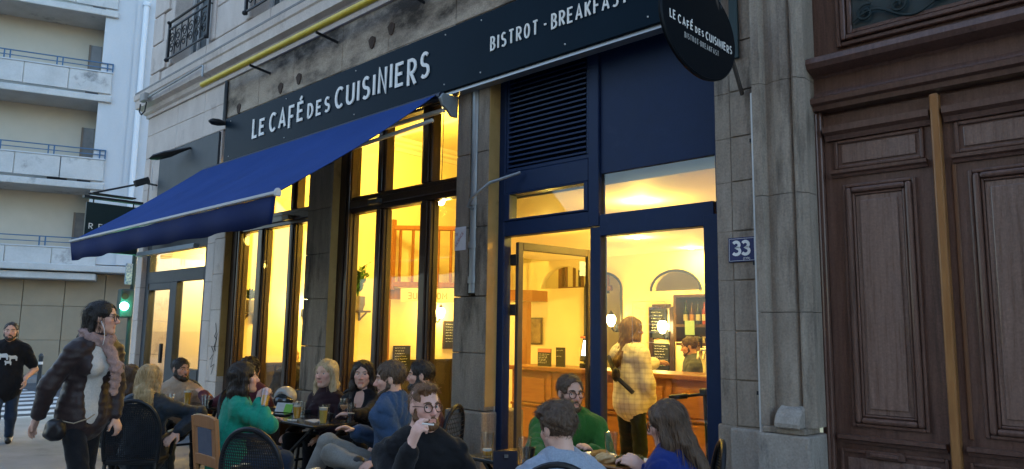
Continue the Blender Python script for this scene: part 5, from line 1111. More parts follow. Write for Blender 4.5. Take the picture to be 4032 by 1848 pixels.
    if glasses:
        gm = mat('glasses_' + glasses, {'dark': (.02, .015, .012), 'gold': (.22, .13, .05), 'tort': (.08, .04, .02)}[glasses], None, rough=.3); mb = MB(); rr = .0245
        for s in (-1, 1):
            mb.tube([tuple(H + HM @ V3(s * .034 + rr * math.cos(a), .0945 - .10 * (rr * math.cos(a) * s) ** 1 * .8, -.001 + rr * .95 * math.sin(a))) for a in np.linspace(0, 2 * math.pi, 20, endpoint=False)], .0030, 6, closed=True)
            mb.tube([tuple(H + HM @ V3(*q)) for q in ((s * .0585, .091, .006), (s * .076, .045, .009), (s * .082, .0, .006))], .0020, 5)
        mb.tube([tuple(H + HM @ V3(*q)) for q in ((-.010, .0975, .002), (0, .101, .005), (.010, .0975, .002))], .0018, 5); mb.build('glasses', gm, t, smooth=True)
    # clothes
    if topm is not None:
        P = [fat(q, puff) for q in torso] + [fat(q, puff) for q in sleeves]
        if hem: P.append(Fl(Pv + u * .05, Pv - u * hem, .165 * sx + puff, .172 * sx + puff, f, 1.25, .05))
        if collar: P.append(C(N1 - u * .035, N1 + u * (.055 * collar), .066 * sx + puff * .5, .064 * sx + puff * .5, .02))
        P.append(Sub(C(N1 + u * (.02 + .05 * (collar or 0)), N0 + u * .03, .056 * sx, .062 * sx, .006)))
        if cut: P += [Sub(cut(N1, f, r, u))]
        Vc, Fk = voxel(P, coarse, [(N1 - .12, N1 + .08, .009)], (lambda x, y, z, w_=folds(seed + 5, wr * 1.3): w_(x, y, z) + quilt * np.abs(np.sin((z + .1 * np.sin(3 * x)) * math.pi / .055)) - quilt * .6)); vmesh(top, Vc, Fk, topm, t, 1)
    if under is not None:
        Vc, Fk = voxel([fat(q, .012) for q in torso] + [Fl(Pv, Pv - u * .07, .150 * sx, .150 * sx, f, 1.4, .04)] + [Sub(C(N1 + u * .02, N0, .055 * sx, .06 * sx, .006))], .012, (), folds(seed + 15, .0018)); vmesh('shirt', Vc, Fk, under, t, 1)
    if bot is not None:
        Lg = [fat(Fl(Pv + u * .06, Pv - u * .02, .150 * sx, .165 * sx, f, 1.25, .05), .012)]
        for s in (-1, 1):
            hip = Pv + r * s * .085 - u * .02
            if sit:
                kn = hip + f * .42 + r * s * .05 + u * .0; kn[2] = .52; ft = V3(kn[0], kn[1], .09) + f * .04
                if knees and knees.get('r' if s > 0 else 'l') is not None: kn, ft = (np.array(q, float) for q in knees['r' if s > 0 else 'l'])
            else:
                kn = hip + f * (.04 + stride * .5 * s) - u * .42; ft = hip + f * (stride * s - .02) ; ft = V3(ft[0], ft[1], .09)
            Lg += [C(hip, kn, .090 * sx, .066, .04), C(kn, ft, .066, .052, .03)]
            if shoes:
                fd = nrm(V3(ft[0] - kn[0], ft[1] - kn[1], 0) * .0 + f); Vs, Fs = voxel([Fl(V3(ft[0], ft[1], ft[2] - .045) - fd * .05, V3(ft[0], ft[1], ft[2] - .055) + fd * .15, .046, .040, u, 1.1, .02), C(ft + u * .02, ft - u * .05, .046, .046, .02)], .012); vmesh('shoe', Vs, Fs, mat('shoe_dark', (.02, .018, .016), None, rough=.5), t)
        Vc, Fk = voxel(Lg, .015, (), folds(seed + 8, .006)); vmesh('trousers', Vc, Fk, bot, t, 1)
    PEOPLE[label] = dict(root=t, H=H, HM=HM, f=f, r=r, u=u, N1=N1, P=Pv)
    return t, PEOPLE[label]
# ------------------------------------------------------------------ furniture
AX, AY, AZ_ = np.array(ax), np.array(ay), -np.array(az)
black_metal = mat('black_metal', (.010, .011, .013), (.016, .017, .019), 20, .38, .1); table_top = mat('table_top', (.014, .014, .014), (.022, .021, .020), 8, .22, .05, 40)
chair_wood = mat('chair_wood', (.34, .15, .055), (.42, .20, .08), 6, .4, .15, 30, st=(5, 5, .6)); chair_pad = mat('chair_pad', (.10, .12, .17), (.13, .15, .20), 20, .8, .3, 120)
def table(x0, x1, y0, y1, z, label):
    t = thing('table', label, 'table', ((x0 + x1) / 2, (y0 + y1) / 2, 0)); MB().box(x0, x1, y0, y1, z - .025, z).build('table_top', table_top, t, bevel=.006, seg=2)
    for y in (y0 + .06, y1 - .06):
        MB().bar((x0 + .10, y, .0), (x1 - .10, y, z - .03), .03, .02).build('leg', black_metal, t); MB().bar((x1 - .10, y + .025, .0), (x0 + .10, y + .025, z - .03), .03, .02).build('leg', black_metal, t)
    MB().bar(((x0 + x1) / 2, y0 + .06, z * .5), ((x0 + x1) / 2, y1 - .06, z * .5), .02, .02).build('stretcher', black_metal, t); return t
def frame_pts(c, a): 
    f = Vector((math.cos(R(a)), math.sin(R(a)), 0)); r = Vector((f.y, -f.x, 0)); return lambda x, y, z: Vector(c) + r * x + f * y + Vector((0, 0, z))
def woven_chair(c, a, label, arms=True, M=None, weave=True):
    """round-backed terrace chair: tube frame, woven seat and back; a = direction it faces"""
    t = thing('terrace_chair', label, 'chair', (c[0], c[1], 0), 'black woven terrace chairs'); f = frame_pts((c[0], c[1], 0), a); M = M or black_metal
    V = MB(); ring = []
    for i in range(21): th = math.pi * (i / 20); ring.append(f(-.215 * math.cos(th) * (1 if i not in (0, 20) else 1), -.21 - .05 * math.sin(th), .62 + .33 * math.sin(th) ** .75))
    lo = [f(-.20, -.19, .46), f(-.21, -.20, .54)]; hi = [f(.21, -.20, .54), f(.20, -.19, .46)]
    MB().tube(lo + ring + hi, .016, 8).build('back_frame', M, t, smooth=True)
    mb = MB()
    def back(u_, v_):
        w = .205 * math.sqrt(max(0, 1 - max(0, (v_ - .5) / .5) ** 2 * .9)) if v_ > .5 else .205; return f(w * (2 * u_ - 1), -.205 - .05 * v_ - .02 * (1 - (2 * u_ - 1) ** 2), .48 + .445 * v_)
    n = 26 if weave else 12
    for i in range(n + 1): mb.tube([back(i / n, v_ / 10) for v_ in range(11)], .0035, 4)
    for j in range(n + 1): mb.tube([back(u_ / 10, j / n) for u_ in range(11)], .0035, 4)
    mb.build('woven_back', M, t)
    sm_ = MB(); sm_.prism([(-.21, -.20), (.21, -.20), (.235, .05), (.21, .21), (0, .24), (-.21, .21), (-.235, .05)], lambda x, y: f(x, y, .43), lambda x, y: f(x, y, .465)); sm_.build('seat', M, t, bevel=.012, seg=2)
    for x, y in ((-.19, -.19), (.19, -.19), (-.2, .19), (.2, .19)): MB().tube([f(x, y, .44), f(x * 1.12, y * 1.15, .0)], .014, 8).build('leg', M, t, smooth=True)
    if arms:
        for s in (-1, 1): MB().tube([f(s * .215, -.21, .64), f(s * .25, -.05, .66), f(s * .255, .12, .655), f(s * .24, .18, .60), f(s * .22, .19, .45)], .015, 8).build('arm', M, t, smooth=True); MB().bar(f(s * .25, -.06, .679), f(s * .255, .13, .674), .03, .010).build('arm_pad', mat('arm_cream', (.50, .42, .28), None, rough=.6), t, bevel=.003)
    return t
def wood_chair(c, a, label):
    t = thing('wooden_chair', label, 'chair', (c[0], c[1], 0), 'brown wooden chairs'); f = frame_pts((c[0], c[1], 0), a)
    for s in (-1, 1):
        MB().tube([f(s * .19, -.20, .0), f(s * .19, -.19, .45), f(s * .19, -.24, .88)], .02, 8).build('rear_leg', chair_wood, t, smooth=True); MB().tube([f(s * .19, .19, .0), f(s * .19, .19, .44)], .02, 8).build('leg', chair_wood, t, smooth=True)
    def slab(z0, z1, y, w, th, M, n): mb = MB(); mb.prism([(-w, z0), (w, z0), (w, z1), (w * .5, z1 + .012), (-w * .5, z1 + .012), (-w, z1)], lambda x, z: f(x, y - (z - .45) * .11 - th, z), lambda x, z: f(x, y - (z - .45) * .11 + th, z)); mb.build(n, M, t, bevel=.008, seg=2)
    slab(.80, .89, -.19, .185, .013, chair_wood, 'top_rail'); slab(.60, .798, -.19, .12, .012, chair_pad, 'back_panel'); slab(.52, .598, -.19, .185, .013, chair_wood, 'lower_rail'); slab(.605, .79, -.192, .0, .001, chair_wood, 'x') if False else None
    for s in (-1, 1): mb = MB(); mb.bar(f(s * .145, -.207, .6), f(s * .145, -.228, .80), .05, .02, tuple(f(0, 1, 0) - f(0, 0, 0))); mb.build('back_stile', chair_wood, t)
    mb = MB(); mb.prism([(-.21, -.2), (.21, -.2), (.22, .22), (-.22, .22)], lambda x, y: f(x, y, .43), lambda x, y: f(x, y, .465)); mb.build('seat', chair_wood, t, bevel=.01); return t
gl_t = glass('glass_tumbler', (.93, .94, .94), gain=2.2)
def liquid(n, c): return mat('drink_' + n, c, tuple(x * .85 for x in c), 30, rough=.15, spec=.4)
beer = liquid('beer', (.85, .40, .03)); beer2 = liquid('pale', (.90, .58, .10)); wine = liquid('wine', (.75, .45, .22)); dark_d = liquid('dark', (.03, .025, .03)); foam = mat('beer_foam', (.80, .76, .66), (.72, .68, .58), 40, .9, .3, 120)
def drink(p, label, h=.155, r0=.030, r1=.042, fill=.8, liq=beer, head=.012, cat='glass', tilt=None, kind='pint'):
    t = thing('wine_glass' if kind == 'wine' else 'drinking_glass', label, cat, p); n = 18
    def rr(z): return r0 + (r1 - r0) * z / h
    Mx = Matrix.Identity(3) if tilt is None else Matrix.Rotation(R(tilt[0]), 3, Vector(tilt[1]))
    def bl(mb, name, M):
        mb.v = [tuple(Vector(p) + Mx @ (Vector(v) - Vector(p))) for v in mb.v]; mb.build(name, M, t, smooth=True)
    if kind == 'wine':
        bl(MB().lathe([(.034, 0), (.034, .003), (.005, .008), (.004, .085), (.016, .095), (.034, .125), (.037, .155), (.031, .20), (.0295, .20), (.0355, .155), (.032, .126), (.012, .099), (0, .098)], p, n), 'glass_wall', gl_t)
        if fill: bl(MB().lathe([(0, .100), (.011, .101), (.031, .127), (.034, .14), (0, .14)], p, n), 'drink', liq)
        return t
    bl(MB().lathe([(r0, 0), (r1, h), (r1 - .003, h), (r0 - .003, .012), (0, .012)], p, n), 'glass_wall', gl_t); bl(MB().lathe([(0, 0), (r0 - .001, .0005), (r0 - .002, .011), (0, .0115)], p, n), 'glass_base', gl_t)
    if fill:
        zf = h * fill; bl(MB().lathe([(0, .0125), (r0 - .0035, .013), (rr(zf) - .0036, zf), (0, zf)], p, n), 'drink', liq)
        if head: bl(MB().lathe([(0, zf + .0005), (rr(zf) - .0037, zf + .0005), (rr(zf + head) - .0037, zf + head), (0, zf + head + .002)], p, n), 'foam', foam)
    return t
table(-6.80, -5.54, -1.17, -.72, .75, 'black terrace table with glasses in the middle of the group'); table(-8.02, -7.32, -1.70, -1.08, .76, 'black terrace table by the neighbouring shop with two beers'); table(-3.55, -2.52, -1.30, -.58, .77, 'black terrace table with plates before the entrance')
# drinks and small things on the tables
Z1, Z2, Z3 = .7515, .7615, .7715
drink((-6.03, -1.04, Z1), 'tall glass of amber beer with foam, left on the middle table', fill=.72)
drink((-6.14, -.93, Z1), 'empty straight glass close behind the amber beer', h=.145, fill=0)
drink((-5.66, -.80, Z1), 'stemmed glass of rose wine on the middle table', kind='wine', liq=wine)
drink((-5.64, -.99, Z1), 'empty tall glass in front of the wine glass', h=.16, r0=.026, r1=.034, fill=0)
drink((-5.60, -.76, Z1), 'half full glass of dark drink on the middle table', liq=dark_d, fill=.45, head=.006)
drink((-5.585, -1.115, Z1), 'glass of cloudy pale beer nearest the man in blue', fill=.78, liq=beer2, head=.02) if False else drink((-5.40 - .17, -1.06, Z1), 'glass of cloudy pale beer nearest the man in blue', fill=.78, liq=beer2, head=.02)
drink((-7.66, -1.33, Z2), 'tall glass of beer on the table by the neighbouring shop', h=.165, fill=.82); drink((-7.86, -1.42, Z2), 'low glass of beer beside the taller one, left table', h=.11, fill=.6); drink((-7.42, -1.25, Z2), 'small clear glass at the right edge of the left table', h=.12, fill=0)
drink((-3.40, -1.24, Z3), 'glass with a little beer at the left end of the front table', h=.15, fill=.25); drink((-3.10, -1.22, Z3), 'empty glass behind the person in pale blue', h=.15, fill=0); drink((-2.80, -.75, Z3), 'tall glass with a sip of beer beside the plate', h=.17, r0=.03, r1=.044, fill=.16, head=0)
cupm = mat('cup_black', (.012, .012, .013), None, rough=.3)
def cup(p, label): tag(MB().lathe([(0, 0), (.03, 0), (.04, .03), (.043, .06), (.039, .06), (.036, .03), (0, .01)], p, 18).build('bowl', cupm, smooth=True), label, 'bowl')
cup((-5.80, -.86, Z1), 'small black bowl beside the wine glass'); cup((-7.55, -1.16, Z2), 'small black bowl on the left table'); cup((-3.22, -1.05, Z3), 'small black bowl beside the menu folder')
tissue = mat('tissue', (.50, .50, .49), (.42, .42, .41), 14, .8, .3)
mb = MB(); mb.add([(-5.93, -1.02, Z1 + .004), (-5.72, -1.05, Z1 + .004), (-5.70, -.98, Z1 + .022), (-5.88, -.95, Z1 + .012), (-5.93, -1.02, Z1), (-5.72, -1.05, Z1), (-5.70, -.98, Z1), (-5.88, -.95, Z1)], [(0, 1, 2, 3), (0, 4, 5, 1), (1, 5, 6, 2), (2, 6, 7, 3), (3, 7, 4, 0)]); tag(mb.build('paper_napkin', tissue), 'crumpled white napkin on the middle table', 'napkin')
tag(MB().box(-6.00, -5.92, -1.15, -1.10, Z1, Z1 + .012).build('lighter_pack', mat('pack_white', (.6, .6, .58), (.2, .2, .2), 60, .5), bevel=.002), 'small flat packet in front of the amber beer', 'packet')
tag(MB().obox((-6.42, -1.0, Z1 + .008), (.9, .43, 0), (-.43, .9, 0), (0, 0, 1), .10, .05, .008).build('phone', glass_dark, bevel=.004), 'black phone lying on the middle table by the folder', 'phone')
mb = MB(); rk = random.Random(2)
fd = thing('card_folder', 'open white folder with a green print on the middle table', 'folder', (-6.55, -.86, Z1))
MB().obox((-6.50, -.86, Z1 + .055), (.93, .36, 0), (-.15, .38, .91), (.33, -.85, .4), .14, .045, .003).build('cover', tissue, fd); MB().obox((-6.48, -.866, Z1 + .05), (.93, .36, 0), (-.15, .38, .91), (.33, -.85, .4), .045, .04, .0045).build('green_print', mat('print_green', (.16, .40, .04), None, rough=.6), fd); MB().obox((-6.53, -.80, Z1 + .02), (.93, .36, 0), (-.36, .93, 0), (0, 0, 1), .17, .08, .012).build('pages', black_board, fd)
mb = MB()
HL = thing('helmet', 'white and black motorcycle helmet on the seat behind the folder', 'helmet', (-6.98, -.62, .75))
Vh, Fh = voxel([El((-6.98, -.62, .865), (.11, .115, .105), k=.02), Sub(El((-6.90, -.74, .86), (.10, .08, .07), k=.02))], .012); vmesh('shell', Vh, Fh, mat('helmet_white', (.42, .42, .40), None, rough=.35, coat=.2), HL)
Vh, Fh = voxel([El((-6.95, -.655, .83), (.095, .10, .075), k=.02)], .012); vmesh('visor', Vh, Fh, glass_dark, HL)
tag(MB().box(-7.12, -6.84, -.76, -.48, .40, .762).build('side_stool', timber_dark, bevel=.02), 'dark box stool carrying the helmet', 'stool')
# food on the front table
plm = mat('plate_white', (.66, .66, .64), None, rough=.2); foodm = mat('food_brown', (.38, .17, .04), (.50, .28, .08), 40, .7, .6, 60); breadm = mat('bread', (.52, .33, .14), (.62, .45, .24), 30, .8, .6, 60); salad = mat('salad', (.05, .09, .02), (.12, .05, .03), 30, .6, .5, 60)
PLt = thing('plate', 'white plate of fried food on the front table', 'plate', (-2.90, -.62, Z3)); MB().lathe([(0, .004), (.07, .004), (.115, .016), (.118, .018), (.07, .0), (0, 0)], (-2.92, -.72, Z3), 28).build('dish', plm, PLt, smooth=True)
Vh, Fh = voxel([El((-2.90, -.70, Z3 + .025), (.045, .035, .022)), El((-2.94, -.73, Z3 + .022), (.03, .03, .018)), El((-2.86, -.73, Z3 + .02), (.03, .025, .018))], .006, (), waves(3, .003, .02, .04)); vmesh('food', Vh, Fh, foodm, PLt)
BD = thing('serving_board', 'wooden board with bread and salad before the long haired woman', 'board', (-2.66, -.9, Z3)); MB().box(-2.80, -2.535, -1.0, -.80, Z3, Z3 + .015).build('board', pine_wood, BD, bevel=.006)
Vh, Fh = voxel([El((-2.73, -.92, Z3 + .04), (.05, .04, .03)), El((-2.69, -.90, Z3 + .035), (.04, .035, .028))], .006, (), waves(4, .004, .02, .04)); vmesh('bread', Vh, Fh, breadm, BD); Vh, Fh = voxel([El((-2.62, -.86, Z3 + .035), (.055, .045, .025)), El((-2.60, -.92, Z3 + .03), (.03, .04, .022))], .006, (), waves(6, .008, .012, .03)); vmesh('salad', Vh, Fh, salad, BD)
PL2 = thing('plate', 'smaller white plate with salad beyond the wooden board', 'plate', (-2.7, -.66, Z3)); MB().lathe([(0, .004), (.06, .004), (.10, .014), (.102, .016), (.06, .0), (0, 0)], (-2.66, -.70, Z3), 24).build('dish', plm, PL2, smooth=True); Vh, Fh = voxel([El((-2.66, -.70, Z3 + .025), (.06, .045, .02))], .006, (), waves(7, .008, .012, .03)); vmesh('salad', Vh, Fh, salad, PL2)
MF = thing('menu_folder', 'dark navy menu folder with steel clip at the table end', 'menu', (-3.3, -1.3, Z3)); c0 = Vector(V3(-3.115, -1.369, 0.798)); MB().obox(c0, tuple(AX), tuple(nrm(AY + AZ_ * .4)), tuple(nrm(AZ_ - AY * .4)), .072, .055, .004).build('cover', mat('folder_navy', (.008, .010, .022), None, rough=.5), MF); MB().obox(c0 + Vector(AX) * .005 + Vector(AY) * .03 - Vector(AZ_) * .008, tuple(AX), tuple(AY), tuple(AZ_), .012, .010, .004).build('clip', steel, MF)
# ------------------------------------------------------------------ chairs
woven_chair((-4.40, -2.16), 118, 'round backed black woven chair in front, seen from behind'); wood_chair((-5.60, -1.83), 90, 'brown wooden chair with grey back panel behind the woman in green')
woven_chair((-6.70, -2.13), 146, 'black woven chair under the fair haired woman in denim'); woven_chair((-2.31, -.80), 215, 'black woven chair of the long haired woman, back edge showing'); wood_chair((-4.36, -1.25), 205, 'brown wooden chair under the man in the blue sweater')
woven_chair((-6.42, -.46), 270, 'black woven chair of the woman with pale blonde hair', weave=False); woven_chair((-5.9, -.34), 275, 'black woven chair of the dark haired woman by the window', weave=False); woven_chair((-7.05, -.95), 30, 'black woven chair beside the helmet', weave=False)
woven_chair((-3.02, -2.02), 320, 'black woven chair of the smoking man', weave=False); woven_chair((-3.42, -.30), 300, 'black woven chair of the man in green', weave=False); woven_chair((-2.42, -1.72), 130, 'black woven chair of the person in pale blue', weave=False); woven_chair((-8.45, -1.05), 330, 'black woven chair of the bearded man in beige', weave=False); woven_chair((-4.80, -.55), 205, 'black woven chair of the dark bearded man', weave=False); woven_chair((-7.75, -1.95), 100, 'black woven chair of the half hidden brown haired person', weave=False); woven_chair((-8.97, .62), 0, 'black chair of the woman inside the window', arms=False, weave=False)
# ------------------------------------------------------------------ the people
jeans = cloth('jeans', (.020, .035, .065)); black_c = cloth('black_cloth', (.008, .008, .010), (.014, .014, .016), sheen=.1); fair = (.50, .29, .21); tan = (.40, .22, .145); pale = (.54, .33, .25)
puffer = cloth('puffer_brown', (.020, .011, .011), (.030, .017, .016), .5, .2, 60, .1); white_shirt = cloth('shirt_white', (.46, .43, .39), (.50, .47, .43), .85, .1); 
# walking woman
W, w = person('woman walking by in dark puffer jacket, scarf and white top', V3(-5.921, -2.736, 1.613), 58, 24, sit=False, sex='f', hair='black', style='tied', vol=.0, skin=fair, top='puffer_jacket', topm=puffer, puff=.022, hem=.03, wr=.003, quilt=.006, bot=black_c, stride=.16, glasses='dark', seed=3, under=white_shirt, lean=.15, hands={'r': dict(w=V3(-6.029, -3.061, 0.921), d=(-.35, -.2, -.9), n=(.7, .6, .2), curl=.35), 'l': dict(w=V3(-5.970, -2.580, 0.892), d=(.1, .3, -.9), n=(-.6, -.5, 0), curl=.5)},
    cut=lambda N, f, r, u: El(N - u * .36 + f * .20 + r * .045, (.085, .17, .42), np.stack([r, f, u]), .03), res=.009, hres=.0056, sw=.17)
N = w['N1']; f, r, u = w['f'], w['r'], w['u']
scm = cloth('scarf_mauve', (.26, .165, .145), (.38, .26, .23), .9, .6, 90)
P = [C(N + (r * math.cos(a) * .085 + f * (math.sin(a) * .075 + .015)) + u * (.035 - .04 * math.sin(a)), N + (r * math.cos(a + .5) * .085 + f * (math.sin(a + .5) * .075 + .015)) + u * (.035 - .04 * math.sin(a + .5)), .036, .036, .02) for a in np.arange(0, 6.2, .5)]
q0 = N + f * .11 - u * .03 + r * .03; P += [Fl(q0 - r * .04, N + f * .165 - u * .20 - r * .055, .042, .046, f, 1.7, .02), Fl(N + f * .165 - u * .20 - r * .055, N + f * .15 - u * .36 - r * .06, .046, .036, f, 1.9, .02)]
Vs, Fs = voxel(P, .011, (), waves(31, .008, .025, .06, 8)); vmesh('scarf', Vs, Fs, scm, W, 0)
bgc = V3(-5.780, -3.019, 0.855); Vs, Fs = voxel([El(bgc, (.10, .06, .06), k=.02), El(bgc - u * .03, (.10, .065, .045), k=.03), El(bgc + u * .03, (.08, .05, .03), k=.03)], .012, (), waves(33, .004)); bgT = thing('shoulder_bag', 'small black bag hanging behind the walking woman', 'bag', tuple(bgc)); vmesh('pouch', Vs, Fs, mat('bag_black', (.010, .009, .010), None, rough=.45), bgT)
MB().tube([tuple(bgc + u * .06), tuple(V3(-5.683, -2.934, 0.894)), tuple(V3(-5.668, -2.854, 0.920)), tuple(V3(-5.687, -2.808, 0.946))], .005, 5).build('chain_strap', mat('strap_gold', (.35, .26, .16), None, rough=.3, metal=.6), bgT, smooth=True)
MB().tube([tuple(V3(-5.800, -2.782, 1.588)), tuple(V3(-5.755, -2.773, 1.543)), tuple(V3(-5.703, -2.780, 1.472)), tuple(V3(-5.718, -2.784, 1.419))], .0025, 4).build('earphone_cable', white_metal, W, smooth=True)
# pedestrian on the left
Pm, w = person('man in black printed tee and jeans crossing at the far left', V3(-11.642, -2.037, 1.469), 340, 345, sit=False, sex='m', hair='dark', style='recede', vol=.0, skin=fair, top='t_shirt', topm=black_c, sleeve=.36, puff=.018, hem=.06, bot=jeans, stride=.14, beard='short', seed=5, res=.012, hres=.008, coarse=.016, hands={'l': dict(w=V3(-11.437, -1.869, 0.859), d=(0, 0, -1), curl=.5), 'r': dict(w=V3(-12.022, -2.138, 0.804), d=(0, 0, -1), curl=.5)})
N = w['N1']; f, r, u = w['f'], w['r'], w['u']; mb = MB()
for k, (cx_, cz_, s_) in enumerate(((-.05, -.19, 1), (.06, -.17, 1.2), (.0, -.25, .8))):
    mb.prism([(cx_ + s_ * a, cz_ + s_ * b) for a, b in ((-.05, -.03), (-.035, -.03), (-.03, -.005), (.015, -.005), (.02, -.03), (.035, -.03), (.035, .01), (.05, .03), (.04, .045), (.02, .035), (-.03, .04), (-.05, .02))], lambda x, z: tuple(N + r * x + u * z + f * (.148 - abs(x) * .35 + .002 * k)), lambda x, z: tuple(N + r * x + u * z + f * (.12 - abs(x) * .35)))
mb.build('shirt_print', mat('print_white', (.6, .62, .62), None, rough=.8), Pm)
# left table
person('brown haired person half hidden behind the walking woman', V3(-7.531, -1.943, 1.075), 150, sex='f', hair='brown', style='long', length=.14, skin=fair, top='coat', topm=cloth('coat_brown', (.05, .03, .022)), bot=black_c, seed=11, res=.013, hres=.009, coarse=.016)
person('fair haired woman in dark denim jacket seen from behind', V3(-6.766, -2.055, 1.110), 148, 150, sex='f', hair='blonde', style='tied', vol=.004, skin=fair, top='denim_jacket', topm=cloth('denim_dark', (.008, .014, .022), (.015, .024, .036), .6, .4, 120), puff=.026, hem=.04, wr=.007, bot=cloth('jeans_olive', (.045, .052, .048)), seed=13, lean=-.02, pitch=-8, collar=.5, sw=.17, hands={'r': dict(w=V3(-6.521, -1.879, 0.668), curl=.4)})
person('dark bearded man in beige jumper at the left table', V3(-8.202, -1.193, 1.100), 12, 350, sex='m', hair='dark', style='short', vol=.002, skin=tan, top='jumper', topm=cloth('knit_beige', (.34, .26, .19), (.42, .33, .25)), puff=.02, collar=1.0, bot=black_c, beard='full', seed=17, res=.011, hres=.0065, coarse=.014, gaze=.5)
Rr, w = person('dark curly haired person in maroon with back turned, behind woman in green', V3(-7.360, -0.813, 1.136), 110, 120, sex='f', hair='dark', style='curly', skin=fair, top='cardigan', topm=cloth('knit_maroon', (.085, .022, .028)), puff=.03, collar=.9, bot=black_c, seed=19, res=.013, hres=.009, coarse=.016, hands={'l': dict(w=V3(-7.847, -1.088, 0.856), curl=.5)})
# woman in green, drinking
gh = V3(-5.489, -1.704, 0.985)
person('dark long haired woman in emerald sweater raising a beer', V3(-5.686, -1.730, 1.159), 66, 78, sex='f', hair='dark', style='long', vol=.004, length=.30, skin=fair, top='sweater', topm=cloth('knit_emerald', (.010, .20, .125), (.014, .26, .17)), puff=.018, wr=.006, hem=.05, bot=jeans, seed=23, lean=.06, pitch=4, hands={'r': dict(w=gh, d=(.30, .45, .75), n=(-.5, .8, -.2), curl=.8, pole=(.5, -.3, -1)), 'l': dict(w=V3(-5.885, -1.429, 0.767), curl=.35)})
drink(tuple(V3(-5.407, -1.702, 0.945)), 'beer glass tipped to the lips of the woman in green', fill=.62, h=.15, head=0, tilt=(-30, (.72, .69, 0)))
# behind the table by the window
blk_top = black_c
person('woman with straight pale blonde hair in dark top facing left', V3(-6.361, -0.554, 1.126), 292, 285, sex='f', hair='pale', style='long', vol=.0, length=.24, skin=pale, top='top', topm=cloth('plum_dark', (.022, .010, .013), (.034, .016, .020)), puff=.016, bot=black_c, seed=29, collar=.5, gaze=-.6, hs=1.1)
person('dark haired woman in black top facing the viewer', V3(-5.929, -0.423, 1.136), 316, 300, sex='f', hair='dark', style='long', vol=.0, length=.26, skin=pale, top='top', topm=blk_top, puff=.014, bot=black_c, seed=31, gaze=-.4, hs=1.08, hands={'l': dict(w=V3(-5.604, -0.750, 0.813), d=(-.6, -.4, 0), curl=.35), 'r': dict(w=V3(-6.114, -0.667, 0.746), curl=.3)}, cut=lambda N, f, r, u: El(N - u * .05 + f * .13, (.055, .09, .09), np.stack([r, f, u]), .02))
# man in blue
kb1, kf1 = V3(-4.712, -1.559, 0.742), V3(-4.743, -1.680, 0.480); kb2, kf2 = V3(-4.433, -1.705, 0.711), V3(-4.179, -1.663, 0.664)
person('man in blue sweater in profile with one leg crossed', V3(-4.432, -1.237, 1.200), 232, 206, sex='m', hair='mid', style='short', vol=.006, skin=fair, top='sweater', topm=cloth('knit_blue', (.030, .060, .115), (.042, .078, .145), .9, .6, 200), puff=.03, wr=.007, hem=.05, collar=.4, bot=cloth('chino_grey', (.16, .15, .13), (.21, .20, .17)), seed=37, hs=1.04, lean=.0, pitch=-6, hres=.0054, beard='stub', knees={'r': (kb1, kf1), 'l': (kb2, kf2)}, hands={'l': dict(w=V3(-4.134, -1.554, 0.682), curl=.4), 'r': dict(w=V3(-4.732, -1.309, 0.799), curl=.4)})
person('man with dark hair and full beard behind the blue sweater', V3(-4.743, -0.694, 1.190), 232, 215, sex='m', hair='dark', style='short', vol=.003, skin=fair, top='jacket', topm=cloth('maroon_dark', (.06, .016, .016)), puff=.025, bot=black_c, beard='full', seed=41, res=.010)
# smoker
sh_ = V3(-2.843, -2.304, 0.999)
SM, w = person('man with ginger beard and round glasses smoking a cigarette', V3(-3.001, -2.094, 1.161), 352, 325, sex='m', hair='ginger', style='quiff', vol=-.005, skin=(.56, .33, .26), top='shirt', topm=cloth('shirt_black', (.007, .007, .008), (.011, .011, .012), .8, .3, 160, .1), puff=.015, wr=.006, collar=.35, bot=black_c, beard='short', glasses='tort', seed=43, hs=.93, res=.0075, hres=.0044, pitch=3, gaze=.6, lean=.04, sw=.182, hands={'r': dict(w=sh_, d=nrm(AY * .9 + AX * .30 + AZ_ * .05), n=nrm(AZ_ * .5 + AX * .8), curl=(.42, .48, .9, 1.0), pole=-AY + AX * -.25 - AZ_ * .1), 'l': dict(w=V3(-2.719, -2.027, 0.747), curl=.4)})
cg = V3(-2.739, -2.325, 1.121); tag(MB().tube([tuple(cg), tuple(cg + AX * .030 - AY * .004), tuple(cg + AX * .055 - AY * .006)], .0042, 8).build('cigarette', mat('cigarette', (.75, .72, .66), None, rough=.8), smooth=True), 'white cigarette between the fingers of the bearded smoker', 'cigarette')
# front table
person('balding man with glasses in bright green sweater at the entrance', V3(-3.385, -0.432, 1.128), 338, 312, sex='m', hair='mid', style='recede', vol=.004, skin=(.50, .29, .21), top='sweater', topm=cloth('knit_green', (.028, .115, .018), (.042, .155, .028), .9, .6, 200), puff=.03, wr=.006, collar=.3, bot=jeans, beard='short', glasses='tort', seed=47, hs=1.05, hres=.0048, pitch=-3, gaze=.5, sw=.20, hands={'l': dict(w=V3(-3.088, -0.571, 0.770), curl=.4), 'r': dict(w=V3(-3.215, -0.961, 0.716), curl=.4)})
person('person with short brown hair in pale blue shirt, back turned', V3(-2.480, -1.648, 1.066), 172, 150, sex='m', hair='mid', style='messy', vol=.006, skin=pale, top='shirt', topm=cloth('shirt_pale', (.26, .31, .38), (.31, .36, .43), .85, .4, 160), puff=.022, wr=.006, collar=.35, bot=jeans, seed=53, hres=.0048, pitch=-10, lean=.12, hands={'r': dict(w=V3(-2.816, -1.411, 0.683), curl=.4), 'l': dict(w=V3(-2.705, -1.735, 0.744), curl=.4)})
